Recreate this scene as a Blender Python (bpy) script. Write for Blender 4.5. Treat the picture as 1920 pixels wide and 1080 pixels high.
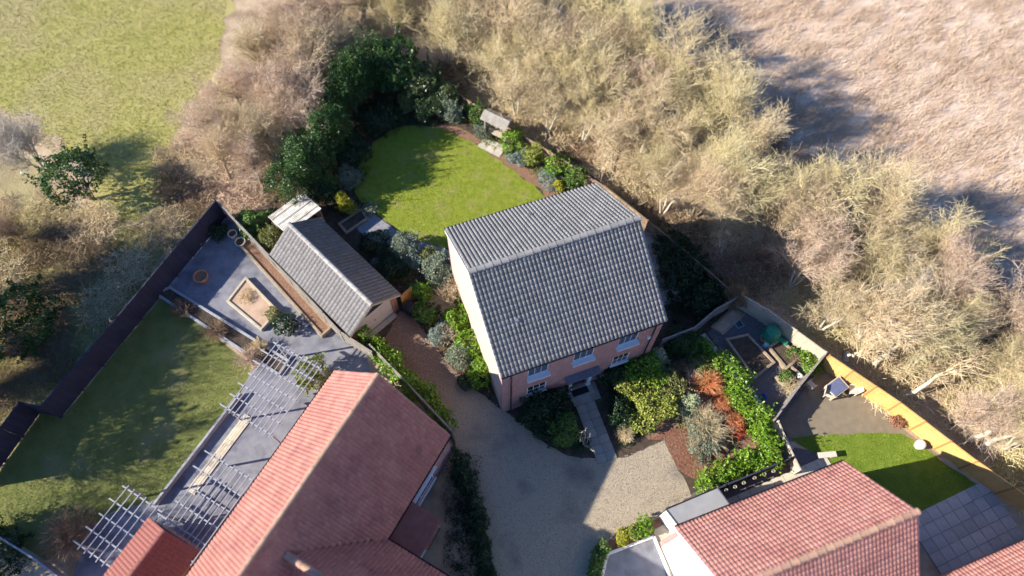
import bpy, bmesh, math, random
import numpy as np
from mathutils import Vector, Matrix

for o in list(bpy.data.objects): bpy.data.objects.remove(o)
sc = bpy.context.scene
col = sc.collection
R = math.radians

# ------------------------------------------------------------------ camera, sky, sun, exposure
TILT, ROLL, CH, FPX = R(27.51), R(-0.97), 40.72, 1280.0
cam_d = bpy.data.cameras.new('camera'); cam = bpy.data.objects.new('camera', cam_d); col.objects.link(cam)
cam_d.lens = 24.0; cam_d.sensor_width = 36.0; cam_d.clip_start = 0.5; cam_d.clip_end = 600
cam.location = (0, 0, CH)
cam.matrix_world = Matrix.Translation((0, 0, CH)) @ Matrix.Rotation(TILT, 4, 'X') @ Matrix.Rotation(-ROLL, 4, 'Z')
cam_d.dof.use_dof = True; cam_d.dof.focus_distance = 41.0; cam_d.dof.aperture_fstop = 0.058
sc.camera = cam

SUN_AZ, SUN_EL = R(12), R(28)          # heading in which the shadows fall, height of the sun
w = bpy.data.worlds.new('World'); sc.world = w; w.use_nodes = True
nt = w.node_tree; sky = nt.nodes.new('ShaderNodeTexSky'); sky.sky_type = 'NISHITA'; sky.sun_disc = False
sky.sun_elevation = SUN_EL; sky.sun_rotation = R(90) - (SUN_AZ + math.pi)
sky.air_density = 1.3; sky.dust_density = 0.0; sky.ozone_density = 10.0
bg = nt.nodes['Background']; bg.inputs['Strength'].default_value = 0.088
tn = nt.nodes.new('ShaderNodeMix'); tn.data_type = 'RGBA'; tn.blend_type = 'MULTIPLY'; tn.inputs['Factor'].default_value = 1.0; tn.inputs['B'].default_value = (1.02, 0.95, 1.0, 1)   # clear cold winter sky
nt.links.new(sky.outputs[0], tn.inputs['A']); nt.links.new(tn.outputs['Result'], bg.inputs['Color'])
sun_d = bpy.data.lights.new('sun', 'SUN'); sun_d.energy = 5.0; sun_d.angle = R(0.53); sun_d.color = (1.0, 0.92, 0.80)
sun = bpy.data.objects.new('sun', sun_d); col.objects.link(sun)
sdir = Vector((math.cos(SUN_AZ) * math.cos(SUN_EL), math.sin(SUN_AZ) * math.cos(SUN_EL), -math.sin(SUN_EL)))
sun.rotation_euler = sdir.to_track_quat('-Z', 'Y').to_euler(); sun.location = (-40, 0, 60)
sc.view_settings.view_transform = 'Standard'; sc.view_settings.look = 'None'
sc.view_settings.exposure = 1.08; sc.view_settings.gamma = 1.0
sc.render.engine = 'CYCLES'; sc.cycles.use_denoising = True
sc.cycles.use_adaptive_sampling = True; sc.cycles.adaptive_threshold = 0.03; sc.cycles.max_bounces = 4; sc.cycles.diffuse_bounces = 3; sc.cycles.transparent_max_bounces = 4

# ------------------------------------------------------------------ helpers
_F = np.array([0, math.sin(TILT), -math.cos(TILT)]); _U = np.array([0, math.cos(TILT), math.sin(TILT)]); _R = np.array([1., 0, 0])
def P(px, py, z=0.0):
    """survey point: where the sight line through a photo pixel meets the height z"""
    a, b = px - 960, py - 540; c, s = math.cos(ROLL), math.sin(ROLL)
    d = _F + _R * (c * a + s * b) / FPX - _U * (-s * a + c * b) / FPX
    t = (z - CH) / d[2]
    return Vector((d[0] * t, d[1] * t, z))

def top(px, py, h): v = P(px,py,h); return Vector((v.x,v.y,0))

def tag(o, label=None, cat=None, group=None, kind=None):
    if label: o['label'] = label
    if cat: o['category'] = cat
    if group: o['group'] = group
    if kind: o['kind'] = kind
    return o
def link(o, parent=None):
    col.objects.link(o)
    if parent is not None: o.parent = parent
    return o
def empty(name, loc=(0, 0, 0), rz=0.0, label=None, cat=None, group=None):
    o = bpy.data.objects.new(name, None); o.empty_display_size = 0.3; link(o)
    o.location = loc; o.rotation_euler = (0, 0, rz)
    return tag(o, label, cat, group)
def npmesh(name, V, Q, mat=None, smooth=False):
    """mesh from numpy verts and an (n,k) face array"""
    me = bpy.data.meshes.new(name); V = np.asarray(V, dtype=np.float32); Q = np.asarray(Q, dtype=np.int32)
    n, k = Q.shape
    me.vertices.add(len(V)); me.vertices.foreach_set('co', V.ravel())
    me.loops.add(n * k); me.loops.foreach_set('vertex_index', Q.ravel())
    me.polygons.add(n); me.polygons.foreach_set('loop_start', np.arange(0, n * k, k, dtype=np.int32))
    if smooth: me.polygons.foreach_set('use_smooth', np.ones(n, dtype=bool))
    me.update(calc_edges=True)
    if mat: me.materials.append(mat)
    return me
class MB:
    def __init__(s): s.v = []; s.f = []
    def add(s, vs, fs):
        b = len(s.v); s.v += [tuple(v) for v in vs]; s.f += [tuple(i + b for i in f) for f in fs]; return s
    def box(s, x0, x1, y0, y1, z0, z1):
        return s.add([(x0,y0,z0),(x1,y0,z0),(x1,y1,z0),(x0,y1,z0),(x0,y0,z1),(x1,y0,z1),(x1,y1,z1),(x0,y1,z1)],
                     [(0,3,2,1),(4,5,6,7),(0,1,5,4),(1,2,6,5),(2,3,7,6),(3,0,4,7)])
    def prism(s, pts, z0, z1):
        n = len(pts)
        a = sum(pts[i][0]*pts[(i+1)%n][1]-pts[(i+1)%n][0]*pts[i][1] for i in range(n))
        if a < 0: pts = pts[::-1]
        return s.add([(p[0],p[1],z0) for p in pts]+[(p[0],p[1],z1) for p in pts],
              [tuple(range(n-1,-1,-1)), tuple(range(n,2*n))]+[(i,(i+1)%n,n+(i+1)%n,n+i) for i in range(n)])
    def extr(s, poly, d):
        """extrude a 3-D polygon by vector d"""
        n = len(poly); d = Vector(d); poly = [Vector(p) for p in poly]
        return s.add(poly+[p+d for p in poly],[tuple(range(n-1,-1,-1)),tuple(range(n,2*n))]+[(i,(i+1)%n,n+(i+1)%n,n+i) for i in range(n)])
    def bar(s, a, b, wd, hh, up=(0,0,1)):
        """square beam from a to b"""
        a, b = Vector(a), Vector(b); d = (b-a).normalized(); x = d.cross(Vector(up)).normalized()*wd/2; y = x.cross(d).normalized()*hh/2
        return s.add([a-x-y,a+x-y,a+x+y,a-x+y,b-x-y,b+x-y,b+x+y,b-x+y],[(0,3,2,1),(4,5,6,7),(0,1,5,4),(1,2,6,5),(2,3,7,6),(3,0,4,7)])
    def tube(s, a, b, r0, r1=None, n=8, cap=True):
        a, b = Vector(a), Vector(b); r1 = r0 if r1 is None else r1; d = (b-a).normalized()
        x = d.orthogonal().normalized(); y = d.cross(x); vs = []
        for p, r in ((a,r0),(b,r1)):
            for i in range(n):
                t = 2*math.pi*i/n; vs.append(p+(x*math.cos(t)+y*math.sin(t))*r)
        fs = [(i,(i+1)%n,n+(i+1)%n,n+i) for i in range(n)]
        if cap: fs += [tuple(range(n-1,-1,-1)),tuple(range(n,2*n))]
        return s.add(vs, fs)
    def lathe(s, prof, n=14, c=(0,0)):
        vs = []; m = len(prof)
        for i in range(n):
            t = 2*math.pi*i/n
            for r, z in prof: vs.append((c[0]+r*math.cos(t), c[1]+r*math.sin(t), z))
        fs = [(i*m+j, ((i+1)%n)*m+j, ((i+1)%n)*m+j+1, i*m+j+1) for i in range(n) for j in range(m-1)]
        return s.add(vs, fs)
    def build(s, name, mat, parent=None, bevel=0.0, smooth=False):
        me = bpy.data.meshes.new(name); me.from_pydata(s.v, [], s.f); me.materials.append(mat)
        bm = bmesh.new(); bm.from_mesh(me); bmesh.ops.recalc_face_normals(bm, faces=bm.faces)
        if bevel: bmesh.ops.bevel(bm, geom=bm.edges[:], offset=bevel, segments=1, affect='EDGES')
        bm.to_mesh(me); bm.free()
        if smooth:
            for p in me.polygons: p.use_smooth = True
        o = bpy.data.objects.new(name, me); return link(o, parent)

# ------------------------------------------------------------------ materials
def mat(name, c1, c2=None, scale=6.0, rough=0.85, bump=0.0, bscale=40.0, island=0.0, objrand=0.0, c3=None, c3scale=0.6, c3lo=0.5, c3hi=0.65, detail=5.0, trans=0.0, spec=0.3, stretch=None, metallic=0.0, pos=False):
    m = bpy.data.materials.new(name); m.use_nodes = True; t = m.node_tree; N = t.nodes; L = t.links
    b = N['Principled BSDF']; b.inputs['Roughness'].default_value = rough; b.inputs['Specular IOR Level'].default_value = spec; b.inputs['Metallic'].default_value = metallic
    tc = N.new('ShaderNodeTexCoord'); vec = tc.outputs['Object']
    if pos: vec = N.new('ShaderNodeNewGeometry').outputs['Position']
    if stretch:
        mp = N.new('ShaderNodeMapping'); mp.inputs['Scale'].default_value = stretch; L.new(vec, mp.inputs['Vector']); vec = mp.outputs['Vector']
    def rgb(c): 
        n = N.new('ShaderNodeRGB'); n.outputs[0].default_value = (*c, 1); return n.outputs[0]
    cur = rgb(c1)
    if c2:
        no = N.new('ShaderNodeTexNoise'); no.inputs['Scale'].default_value = scale; no.inputs['Detail'].default_value = detail; L.new(vec, no.inputs['Vector'])
        rp = N.new('ShaderNodeMapRange'); rp.inputs['From Min'].default_value = .32; rp.inputs['From Max'].default_value = .68; L.new(no.outputs['Fac'], rp.inputs['Value'])
        mx = N.new('ShaderNodeMix'); mx.data_type = 'RGBA'; L.new(rp.outputs[0], mx.inputs['Factor']); L.new(cur, mx.inputs['A']); L.new(rgb(c2), mx.inputs['B']); cur = mx.outputs['Result']
    if c3:
        no = N.new('ShaderNodeTexNoise'); no.inputs['Scale'].default_value = c3scale; no.inputs['Detail'].default_value = 6; L.new(vec, no.inputs['Vector'])
        rp = N.new('ShaderNodeMapRange'); rp.inputs['From Min'].default_value = c3lo; rp.inputs['From Max'].default_value = c3hi; L.new(no.outputs['Fac'], rp.inputs['Value'])
        mx = N.new('ShaderNodeMix'); mx.data_type = 'RGBA'; L.new(rp.outputs[0], mx.inputs['Factor']); L.new(cur, mx.inputs['A']); L.new(rgb(c3), mx.inputs['B']); cur = mx.outputs['Result']
    for amt, kind in ((island, 'i'), (objrand, 'o')):
        if amt:
            g = N.new('ShaderNodeNewGeometry' if kind == 'i' else 'ShaderNodeObjectInfo')
            src = g.outputs['Random Per Island' if kind == 'i' else 'Random']
            rp = N.new('ShaderNodeMapRange'); rp.inputs['To Min'].default_value = 1-amt; rp.inputs['To Max'].default_value = 1+amt; L.new(src, rp.inputs['Value'])
            hs = N.new('ShaderNodeHueSaturation'); L.new(cur, hs.inputs['Color']); L.new(rp.outputs[0], hs.inputs['Value'])
            rp2 = N.new('ShaderNodeMapRange'); rp2.inputs['To Min'].default_value = .5-amt*.05; rp2.inputs['To Max'].default_value = .5+amt*.05
            mm = N.new('ShaderNodeMath'); mm.operation = 'FRACT'; m2 = N.new('ShaderNodeMath'); m2.operation = 'MULTIPLY'; m2.inputs[1].default_value = 17.3
            L.new(src, m2.inputs[0]); L.new(m2.outputs[0], mm.inputs[0]); L.new(mm.outputs[0], rp2.inputs['Value']); L.new(rp2.outputs[0], hs.inputs['Hue'])
            cur = hs.outputs['Color']
    L.new(cur, b.inputs['Base Color'])
    if bump:
        no = N.new('ShaderNodeTexNoise'); no.inputs['Scale'].default_value = bscale; no.inputs['Detail'].default_value = 4; L.new(vec, no.inputs['Vector'])
        bu = N.new('ShaderNodeBump'); bu.inputs['Strength'].default_value = min(1, bump); bu.inputs['Distance'].default_value = .05; L.new(no.outputs['Fac'], bu.inputs['Height']); L.new(bu.outputs[0], b.inputs['Normal'])
    if trans:
        tr = N.new('ShaderNodeBsdfTranslucent'); L.new(cur, tr.inputs['Color']); ms = N.new('ShaderNodeMixShader'); ms.inputs[0].default_value = trans
        L.new(b.outputs[0], ms.inputs[1]); L.new(tr.outputs[0], ms.inputs[2]); L.new(ms.outputs[0], N['Material Output'].inputs['Surface'])
    return m
def brickmat(name, c1, c2, mortar, scale=1.0):
    m = bpy.data.materials.new(name); m.use_nodes = True; t = m.node_tree; N = t.nodes; L = t.links; b = N['Principled BSDF']; b.inputs['Roughness'].default_value = .9
    tc = N.new('ShaderNodeTexCoord'); sp = N.new('ShaderNodeSeparateXYZ'); L.new(tc.outputs['Object'], sp.inputs[0])
    ad = N.new('ShaderNodeMath'); L.new(sp.outputs['X'], ad.inputs[0]); L.new(sp.outputs['Y'], ad.inputs[1])
    cb = N.new('ShaderNodeCombineXYZ'); L.new(ad.outputs[0], cb.inputs['X']); L.new(sp.outputs['Z'], cb.inputs['Y'])
    br = N.new('ShaderNodeTexBrick'); br.inputs['Scale'].default_value = scale; br.inputs['Brick Width'].default_value = .225; br.inputs['Row Height'].default_value = .075; br.inputs['Mortar Size'].default_value = .009
    br.inputs['Color1'].default_value = (*c1, 1); br.inputs['Color2'].default_value = (*c2, 1); br.inputs['Mortar'].default_value = (*mortar, 1); L.new(cb.outputs[0], br.inputs['Vector'])
    no = N.new('ShaderNodeTexNoise'); no.inputs['Scale'].default_value = 2.2; no.inputs['Detail'].default_value = 6; L.new(tc.outputs['Object'], no.inputs['Vector'])
    rp = N.new('ShaderNodeMapRange'); rp.inputs['To Min'].default_value = .7; rp.inputs['To Max'].default_value = 1.3; L.new(no.outputs['Fac'], rp.inputs['Value'])
    hs = N.new('ShaderNodeHueSaturation'); L.new(br.outputs['Color'], hs.inputs['Color']); L.new(rp.outputs[0], hs.inputs['Value']); L.new(hs.outputs[0], b.inputs['Base Color'])
    bu = N.new('ShaderNodeBump'); bu.inputs['Strength'].default_value = .5; bu.inputs['Distance'].default_value = .01; bu.invert = True; L.new(br.outputs['Fac'], bu.inputs['Height']); L.new(bu.outputs[0], b.inputs['Normal'])
    return m
M = {}
M['ground'] = mat('woodland_floor', (.40,.305,.20), (.53,.415,.295), 1.1, .95, .8, 5, c3=(.27,.195,.125), c3scale=.35, c3lo=.52, c3hi=.66)
M['meadow'] = mat('meadow_grass', (.32,.31,.085), (.41,.375,.13), .9, .95, .5, 14, c3=(.40,.335,.17), c3scale=.13, c3lo=.46, c3hi=.66)
M['field'] = mat('dry_reed_field', (.52,.375,.275), (.69,.55,.43), .32, .95, 1.0, 1.3, c3=(.40,.27,.18), c3scale=.24, c3lo=.5, c3hi=.70, stretch=(1,1.6,1), detail=9)
M['soil'] = mat('garden_soil', (.055,.04,.03), (.11,.08,.055), 3, .95, .8, 25)
M['mulch'] = mat('bark_mulch', (.20,.105,.065), (.33,.20,.135), 9, .95, .9, 45)
M['lawn'] = mat('lawn_grass', (.215,.27,.02), (.30,.34,.045), 2.6, .95, .6, 60, c3=(.34,.31,.10), c3scale=.7, c3lo=.52, c3hi=.72)
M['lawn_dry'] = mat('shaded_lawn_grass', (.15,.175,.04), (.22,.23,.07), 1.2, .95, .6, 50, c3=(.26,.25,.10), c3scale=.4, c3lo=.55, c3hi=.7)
M['lawn_bright'] = mat('bright_lawn_grass', (.12,.20,.014), (.19,.27,.035), 1.2, .95, .6, 50)
M['astro'] = mat('brown_turf', (.20,.165,.115), (.25,.21,.15), 2, .95, .3, 50)
M['slate'] = mat('slate_chippings', (.20,.20,.22), (.34,.34,.37), 14, .9, .9, 40)
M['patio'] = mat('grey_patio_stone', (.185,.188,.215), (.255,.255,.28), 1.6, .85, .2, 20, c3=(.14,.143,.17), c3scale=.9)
M['paving'] = mat('buff_paving', (.30,.27,.225), (.40,.365,.31), 2.0, .88, .25, 18, objrand=.15)
M['greyslab'] = mat('grey_slab', (.40,.375,.35), (.50,.475,.45), 2.0, .88, .25, 18, objrand=.15)
M['paleslab'] = mat('pale_paving', (.46,.42,.33), (.56,.52,.42), 2.0, .88, .25, 18, objrand=.1)
M['gravel_dark'] = mat('charcoal_gravel', (.10,.09,.095), (.19,.175,.18), 12, .95, .7, 40)
# driveway: red shingle by the garage runs into grey-buff tarmac chippings
def drivemat():
    m = mat('driveway_shingle', (.39,.32,.225), (.58,.49,.36), 34, .95, 1.0, 60, c3=(.25,.22,.185), c3scale=.35, c3lo=.52, c3hi=.68)
    t = m.node_tree; N = t.nodes; L = t.links; b = N['Principled BSDF']
    old = b.inputs['Base Color'].links[0].from_socket
    tc = N.new('ShaderNodeTexCoord'); sp = N.new('ShaderNodeSeparateXYZ'); L.new(tc.outputs['Object'], sp.inputs[0])
    no = N.new('ShaderNodeTexNoise'); no.inputs['Scale'].default_value = .8; no.inputs['Detail'].default_value = 8; L.new(tc.outputs['Object'], no.inputs['Vector'])
    # distance along the drive, from the garage (upper left) towards the road
    a = N.new('ShaderNodeMath'); a.operation = 'MULTIPLY_ADD'; a.inputs[1].default_value = -.55; L.new(sp.outputs['X'], a.inputs[0]); L.new(sp.outputs['Y'], a.inputs[2])
    c = N.new('ShaderNodeMath'); c.operation = 'MULTIPLY_ADD'; c.inputs[1].default_value = 3.0; L.new(no.outputs['Fac'], c.inputs[0]); L.new(a.outputs[0], c.inputs[2])
    rp = N.new('ShaderNodeMapRange'); rp.inputs['From Min'].default_value = 15.2; rp.inputs['From Max'].default_value = 19.0; L.new(c.outputs[0], rp.inputs['Value'])
    n2 = N.new('ShaderNodeTexNoise'); n2.inputs['Scale'].default_value = 15; n2.inputs['Detail'].default_value = 5; L.new(tc.outputs['Object'], n2.inputs['Vector'])
    cr = N.new('ShaderNodeMix'); cr.data_type = 'RGBA'; cr.inputs['A'].default_value = (.20,.11,.075,1); cr.inputs['B'].default_value = (.36,.22,.155,1); L.new(n2.outputs['Fac'], cr.inputs['Factor'])
    mx = N.new('ShaderNodeMix'); mx.data_type = 'RGBA'; L.new(rp.outputs[0], mx.inputs['Factor']); L.new(old, mx.inputs['A']); L.new(cr.outputs['Result'], mx.inputs['B']); L.new(mx.outputs['Result'], b.inputs['Base Color'])
    return m
M['drive'] = drivemat()
M['brick'] = brickmat('red_brick', (.43,.195,.175), (.32,.14,.13), (.50,.44,.42))
M['brick_sunlit'] = brickmat('sun_lightened_brick', (.56,.42,.33), (.50,.365,.285), (.58,.50,.42))  # same red brick as the front, with sun glare painted in as paler colour
M['brick_orange'] = brickmat('orange_brick', (.42,.15,.075), (.34,.115,.06), (.40,.33,.27))
M['render'] = mat('white_render', (.80,.78,.74), (.74,.72,.68), 1.5, .9, .1, 60)
M['tile_grey'] = mat('grey_roof_tile', (.232,.226,.222), (.29,.283,.277), 1.1, .9, .2, 40, objrand=.10, spec=.2, c3=(.225,.22,.21), c3scale=1.6, c3lo=.54, c3hi=.70, pos=True)
M['tile_grey_j'] = mat('grey_roof_tile_far', (.232,.226,.222), (.29,.283,.277), 1.1, .9, .2, 40, island=.10, spec=.2, c3=(.225,.22,.21), c3scale=1.6, c3lo=.54, c3hi=.70, pos=True)
M['tile_slate'] = mat('slate_roof_tile', (.135,.132,.138), (.185,.178,.18), 5, .85, .3, 30, objrand=.12, c3=(.16,.14,.125), c3scale=1.5)
M['tile_slate_j'] = mat('slate_roof_tile_far', (.135,.132,.138), (.185,.178,.18), 5, .85, .3, 30, island=.12, c3=(.16,.14,.125), c3scale=1.5)
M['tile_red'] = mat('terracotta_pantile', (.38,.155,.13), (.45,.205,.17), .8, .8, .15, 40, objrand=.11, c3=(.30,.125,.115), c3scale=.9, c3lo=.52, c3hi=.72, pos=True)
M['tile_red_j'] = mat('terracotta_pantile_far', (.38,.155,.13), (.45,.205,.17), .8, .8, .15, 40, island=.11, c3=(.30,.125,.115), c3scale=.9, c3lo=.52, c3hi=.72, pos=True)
M['tile_pink'] = mat('salmon_pantile', (.57,.25,.20), (.66,.315,.255), .8, .8, .15, 40, objrand=.11, c3=(.44,.19,.165), c3scale=.9, c3lo=.52, c3hi=.74, pos=True)
M['tile_pink_j'] = mat('salmon_pantile_far', (.57,.25,.20), (.66,.315,.255), .8, .8, .15, 40, island=.11, c3=(.44,.19,.165), c3scale=.9, c3lo=.52, c3hi=.74, pos=True)
M['tile_darkred'] = mat('dark_red_tile', (.22,.085,.07), (.27,.11,.09), 3, .8, .2, 40, island=.12)
M['ridge_moss'] = mat('mossy_ridge_tile', (.48,.27,.20), (.42,.27,.18), 2, .85, .3, 30, objrand=.15)
M['white'] = mat('white_paint', (.80,.80,.80), None, rough=.45)
M['offwhite'] = mat('garage_door_paint', (.62,.54,.50), (.66,.58,.54), 2, .55)
M['glass'] = mat('window_glass', (.03,.035,.045), None, rough=.06, spec=.8)
M['lead'] = mat('lead_grey', (.10,.11,.14), (.14,.15,.18), 4, .6)
M['black'] = mat('black_plastic', (.018,.018,.02), None, rough=.4)
M['darkdoor'] = mat('dark_door_paint', (.02,.025,.035), None, rough=.35)
M['wood_dark'] = mat('stained_fence_sky_shade', (.030,.032,.055), (.044,.046,.074), 3, .85, .3, 20, stretch=(1,1,.2))  # brown stained wood with the blue of sky-lit shade put into its colour
M['wood_grey'] = mat('weathered_grey_wood', (.23,.21,.185), (.33,.305,.27), 4, .9, .4, 25, stretch=(1,1,.3))
M['wood_yellow'] = mat('golden_new_fence', (.58,.37,.12), (.65,.43,.165), 2, .8, .3, 25, stretch=(1,1,.2), objrand=.08)
M['wood_orange'] = mat('orange_fence_wood', (.42,.20,.065), (.50,.26,.09), 3, .8, .3, 25)
M['wood_pale'] = mat('pale_timber', (.44,.38,.28), (.54,.48,.37), 4, .85, .3, 25)
M['sleeper'] = mat('timber_sleeper', (.28,.21,.145), (.38,.30,.215), 5, .9, .4, 25, objrand=.15)
M['deck'] = mat('cream_deck_board', (.58,.50,.36), (.66,.58,.44), 3, .8, .2, 25, objrand=.1)
M['pergola'] = mat('pale_grey_paint', (.30,.31,.345), (.38,.39,.42), 4, .8)
M['stone'] = mat('grey_stone_coping', (.33,.31,.285), (.44,.415,.385), 4, .92, .6, 22, objrand=.18)
M['felt'] = mat('grey_roof_felt', (.27,.275,.28), (.33,.335,.34), 1.5, .85, .15, 50)
M['poly'] = mat('dirty_corrugated_sheet', (.42,.41,.38), (.60,.585,.55), 2.2, .6, .1, 30, c3=(.26,.24,.19), c3scale=1.4, c3lo=.52, c3hi=.66)
M['terracotta'] = mat('terracotta_pot', (.52,.21,.10), (.58,.27,.14), 5, .8)
M['palepot'] = mat('pale_stone_pot', (.55,.51,.42), (.62,.58,.49), 5, .85)
M['greenplastic'] = mat('green_plastic', (.025,.20,.115), (.035,.235,.135), 3, .4)
M['mint'] = mat('mint_enamel', (.42,.60,.56), None, rough=.45)
M['blueplastic'] = mat('blue_plastic', (.01,.08,.62), None, rough=.35)
M['bluecover'] = mat('blue_fabric_cover', (.10,.12,.22), (.13,.155,.27), 4, .8)
M['metal'] = mat('galvanised_metal', (.45,.46,.47), None, rough=.4, metallic=.6)
M['bark'] = mat('tan_bark', (.27,.215,.145), (.39,.325,.23), 8, .95, .5, 30, objrand=.15)
M['bark_pale'] = mat('pale_bark', (.50,.45,.36), (.60,.55,.45), 8, .95, .4, 30)
M['twig'] = mat('tan_twigs', (.61,.485,.30), (.69,.57,.37), .5, .95, island=.2, objrand=.16)
M['twig_olive'] = mat('olive_twigs', (.60,.515,.28), (.68,.59,.345), .5, .95, island=.2, objrand=.14)
M['twig_pink'] = mat('pinkish_twigs', (.58,.43,.31), (.66,.52,.39), .5, .95, island=.25, objrand=.12)
M['twig_lilac'] = mat('lilac_grey_twigs', (.47,.42,.35), (.55,.50,.43), .5, .95, island=.2)
M['twig_dark'] = mat('brown_twigs', (.235,.165,.105), (.33,.24,.155), 1, .95, island=.3, objrand=.12)
M['dogwood'] = mat('orange_red_stems', (.70,.25,.10), (.76,.33,.16), 2, .8, island=.25)
M['dogwood_red'] = mat('crimson_stems', (.45,.055,.03), (.52,.09,.05), 2, .8, island=.25)
def leaf(name, a, b, isl=.35, tr=.25, rough=.45, sp=.5, ns=1.5): M[name] = mat(name, a, b, ns, rough, island=isl, trans=tr, spec=sp)
leaf('leaf_laurel', (.032,.085,.018), (.06,.13,.024), rough=.42, sp=.5)
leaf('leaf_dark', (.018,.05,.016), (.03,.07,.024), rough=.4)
leaf('leaf_bright', (.14,.27,.018), (.20,.34,.03), rough=.4)
leaf('leaf_mid', (.095,.185,.03), (.14,.235,.045))
leaf('leaf_yellow', (.36,.36,.02), (.44,.42,.03))
leaf('leaf_yellowgreen', (.26,.31,.05), (.34,.37,.075))
leaf('leaf_greygreen', (.175,.225,.155), (.25,.30,.215), rough=.6)
leaf('leaf_blue', (.20,.27,.24), (.28,.34,.30), rough=.6)
leaf('leaf_holly', (.06,.11,.035), (.16,.20,.08), rough=.3, sp=.7)
leaf('leaf_olive', (.19,.215,.055), (.26,.27,.09))
leaf('leaf_tan', (.40,.27,.14), (.50,.36,.20), rough=.8)
leaf('leaf_russet', (.30,.12,.07), (.38,.18,.11), rough=.8)
leaf('needle_pale', (.30,.36,.20), (.37,.42,.26), rough=.7, tr=.1)
leaf('needle_dark', (.03,.055,.02), (.055,.085,.032), rough=.7, tr=.1)
leaf('grass_blade', (.20,.265,.02), (.285,.34,.04), rough=.7, tr=.2, isl=.4)
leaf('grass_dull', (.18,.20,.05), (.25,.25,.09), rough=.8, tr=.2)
leaf('grass_meadow', (.29,.29,.065), (.42,.37,.13), rough=.8, tr=.2, isl=.25, ns=.28)
leaf('reed', (.50,.365,.255), (.68,.545,.42), rough=.9, tr=.15, isl=.16, ns=.3)
leaf('litter', (.36,.26,.16), (.50,.385,.25), rough=.95, tr=0, isl=.4)

# ------------------------------------------------------------------ setting: flat sheets
def sheet(name, pts, z, m, parent=None, **kw):
    """pts: list of photo survey points on the ground or Vectors"""
    W = [P(p[0], p[1], 0) if not isinstance(p, Vector) else p for p in pts]
    me = bpy.data.meshes.new(name); me.from_pydata([(q.x, q.y, z) for q in W], [], [tuple(range(len(W)))]); me.materials.append(m)
    bm = bmesh.new(); bm.from_mesh(me); bmesh.ops.triangulate(bm, faces=bm.faces); bmesh.ops.recalc_face_normals(bm, faces=bm.faces)
    if sum(f.normal.z for f in bm.faces) < 0: bmesh.ops.reverse_faces(bm, faces=bm.faces)
    bm.to_mesh(me); bm.free()
    o = link(bpy.data.objects.new(name, me), parent); tag(o, kind='structure', **kw); return o, W
def rag(pts, amp=.3, step=.7, seed=1):
    rng = random.Random(seed); W = [P(p[0], p[1], 0) if not isinstance(p, Vector) else p for p in pts]; out = []; ph = [rng.uniform(0,6.28) for _ in range(6)]; t = 0
    for a, b in zip(W, W[1:]+W[:1]):
        L = (b-a).length; n = max(1, min(200, int(L/step))); nrm = Vector(((b-a).y,-(b-a).x,0)).normalized() if L > 0 else Vector((0,0,0))
        for i in range(n):
            t += L/n; k = sum(math.sin(t*f+ph[j])/(j+1) for j, f in enumerate((.7,1.9,4.1)))*.5+rng.uniform(-.35,.35); out.append(a+(b-a)*(i/n)+nrm*amp*k)
    return out
def smooth_poly(pts, it=2):
    for _ in range(it):
        q = []
        for i in range(len(pts)):
            a, b = pts[i], pts[(i+1) % len(pts)]
            q += [(a[0]*.75+b[0]*.25, a[1]*.75+b[1]*.25), (a[0]*.25+b[0]*.75, a[1]*.25+b[1]*.75)]
        pts = q
    return pts
def inside(poly, x, y):
    n = len(poly); c = np.zeros(np.shape(x), bool); j = n-1
    for i in range(n):
        xi, yi, xj, yj = poly[i].x, poly[i].y, poly[j].x, poly[j].y
        if yi != yj: c ^= ((yi > y) != (yj > y)) & (x < (xj-xi)*(y-yi)/(yj-yi)+xi)
        j = i
    return c
def scatter(poly, n, rng):
    xs = [p.x for p in poly]; ys = [p.y for p in poly]; out = np.zeros((0, 2))
    while len(out) < n:
        q = np.stack([rng.uniform(min(xs), max(xs), n*2), rng.uniform(min(ys), max(ys), n*2)], 1)
        out = np.concatenate([out, q[inside(poly, q[:, 0], q[:, 1])]])
    return out[:n]
gm = MB().add([(-220,-120,0),(220,-120,0),(220,300,0),(-220,300,0)], [(0,1,2,3)]).build('ground', M['ground']); tag(gm, kind='structure')
_, POLY_MEADOW = sheet('meadow', rag([(-600,-500),(440,-500),(420,-60),(405,40),(398,130),(362,205),(330,260),(318,330),(338,385),(300,420),(225,440),(190,425),(150,330),(60,250),(-100,240),(-600,200)], .9, .8, 2), .004, M['meadow'])
_, POLY_FIELD = sheet('reed_field', rag([(1130,-500),(3000,-500),(3000,1000),(2300,800),(1980,590),(1820,480),(1640,380),(1470,300),(1330,210),(1230,110),(1160,0)], 1.3, .8, 3), .004, M['field'])
PLOT = [(498,402),(600,250),(690,92),(790,140),(930,228),(1112,330),(1250,436),(1385,545),(1345,600),(1420,690),(1495,815),(1312,912),(1240,965),(1175,990),(1120,1100),(930,1100),(880,900),(850,815),(690,662),(505,498)]
sheet('plot_soil', PLOT, .008, M['soil'])
LAWN = smooth_poly([(652,350),(678,288),(732,246),(800,238),(862,262),(900,285),(955,322),(1012,352),(1030,420),(960,470),(842,472),(790,458),(742,440),(712,418),(668,395)],1)
_, POLY_LAWN = sheet('lawn', rag(LAWN, .16, .22, 4), .016, M['lawn'])
sheet('border_mulch', rag([(790,236),(850,243),(905,268),(960,300),(1040,352),(1080,375),(1030,400),(1010,352),(955,322),(900,287),(862,264),(800,244)], .12, .3, 5), .012, M['mulch'])
sheet('slate_path', smooth_poly([(655,425),(690,405),(712,420),(742,442),(790,460),(850,475),(850,492),(800,486),(735,470),(680,455)]), .0125, M['slate'])
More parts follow.
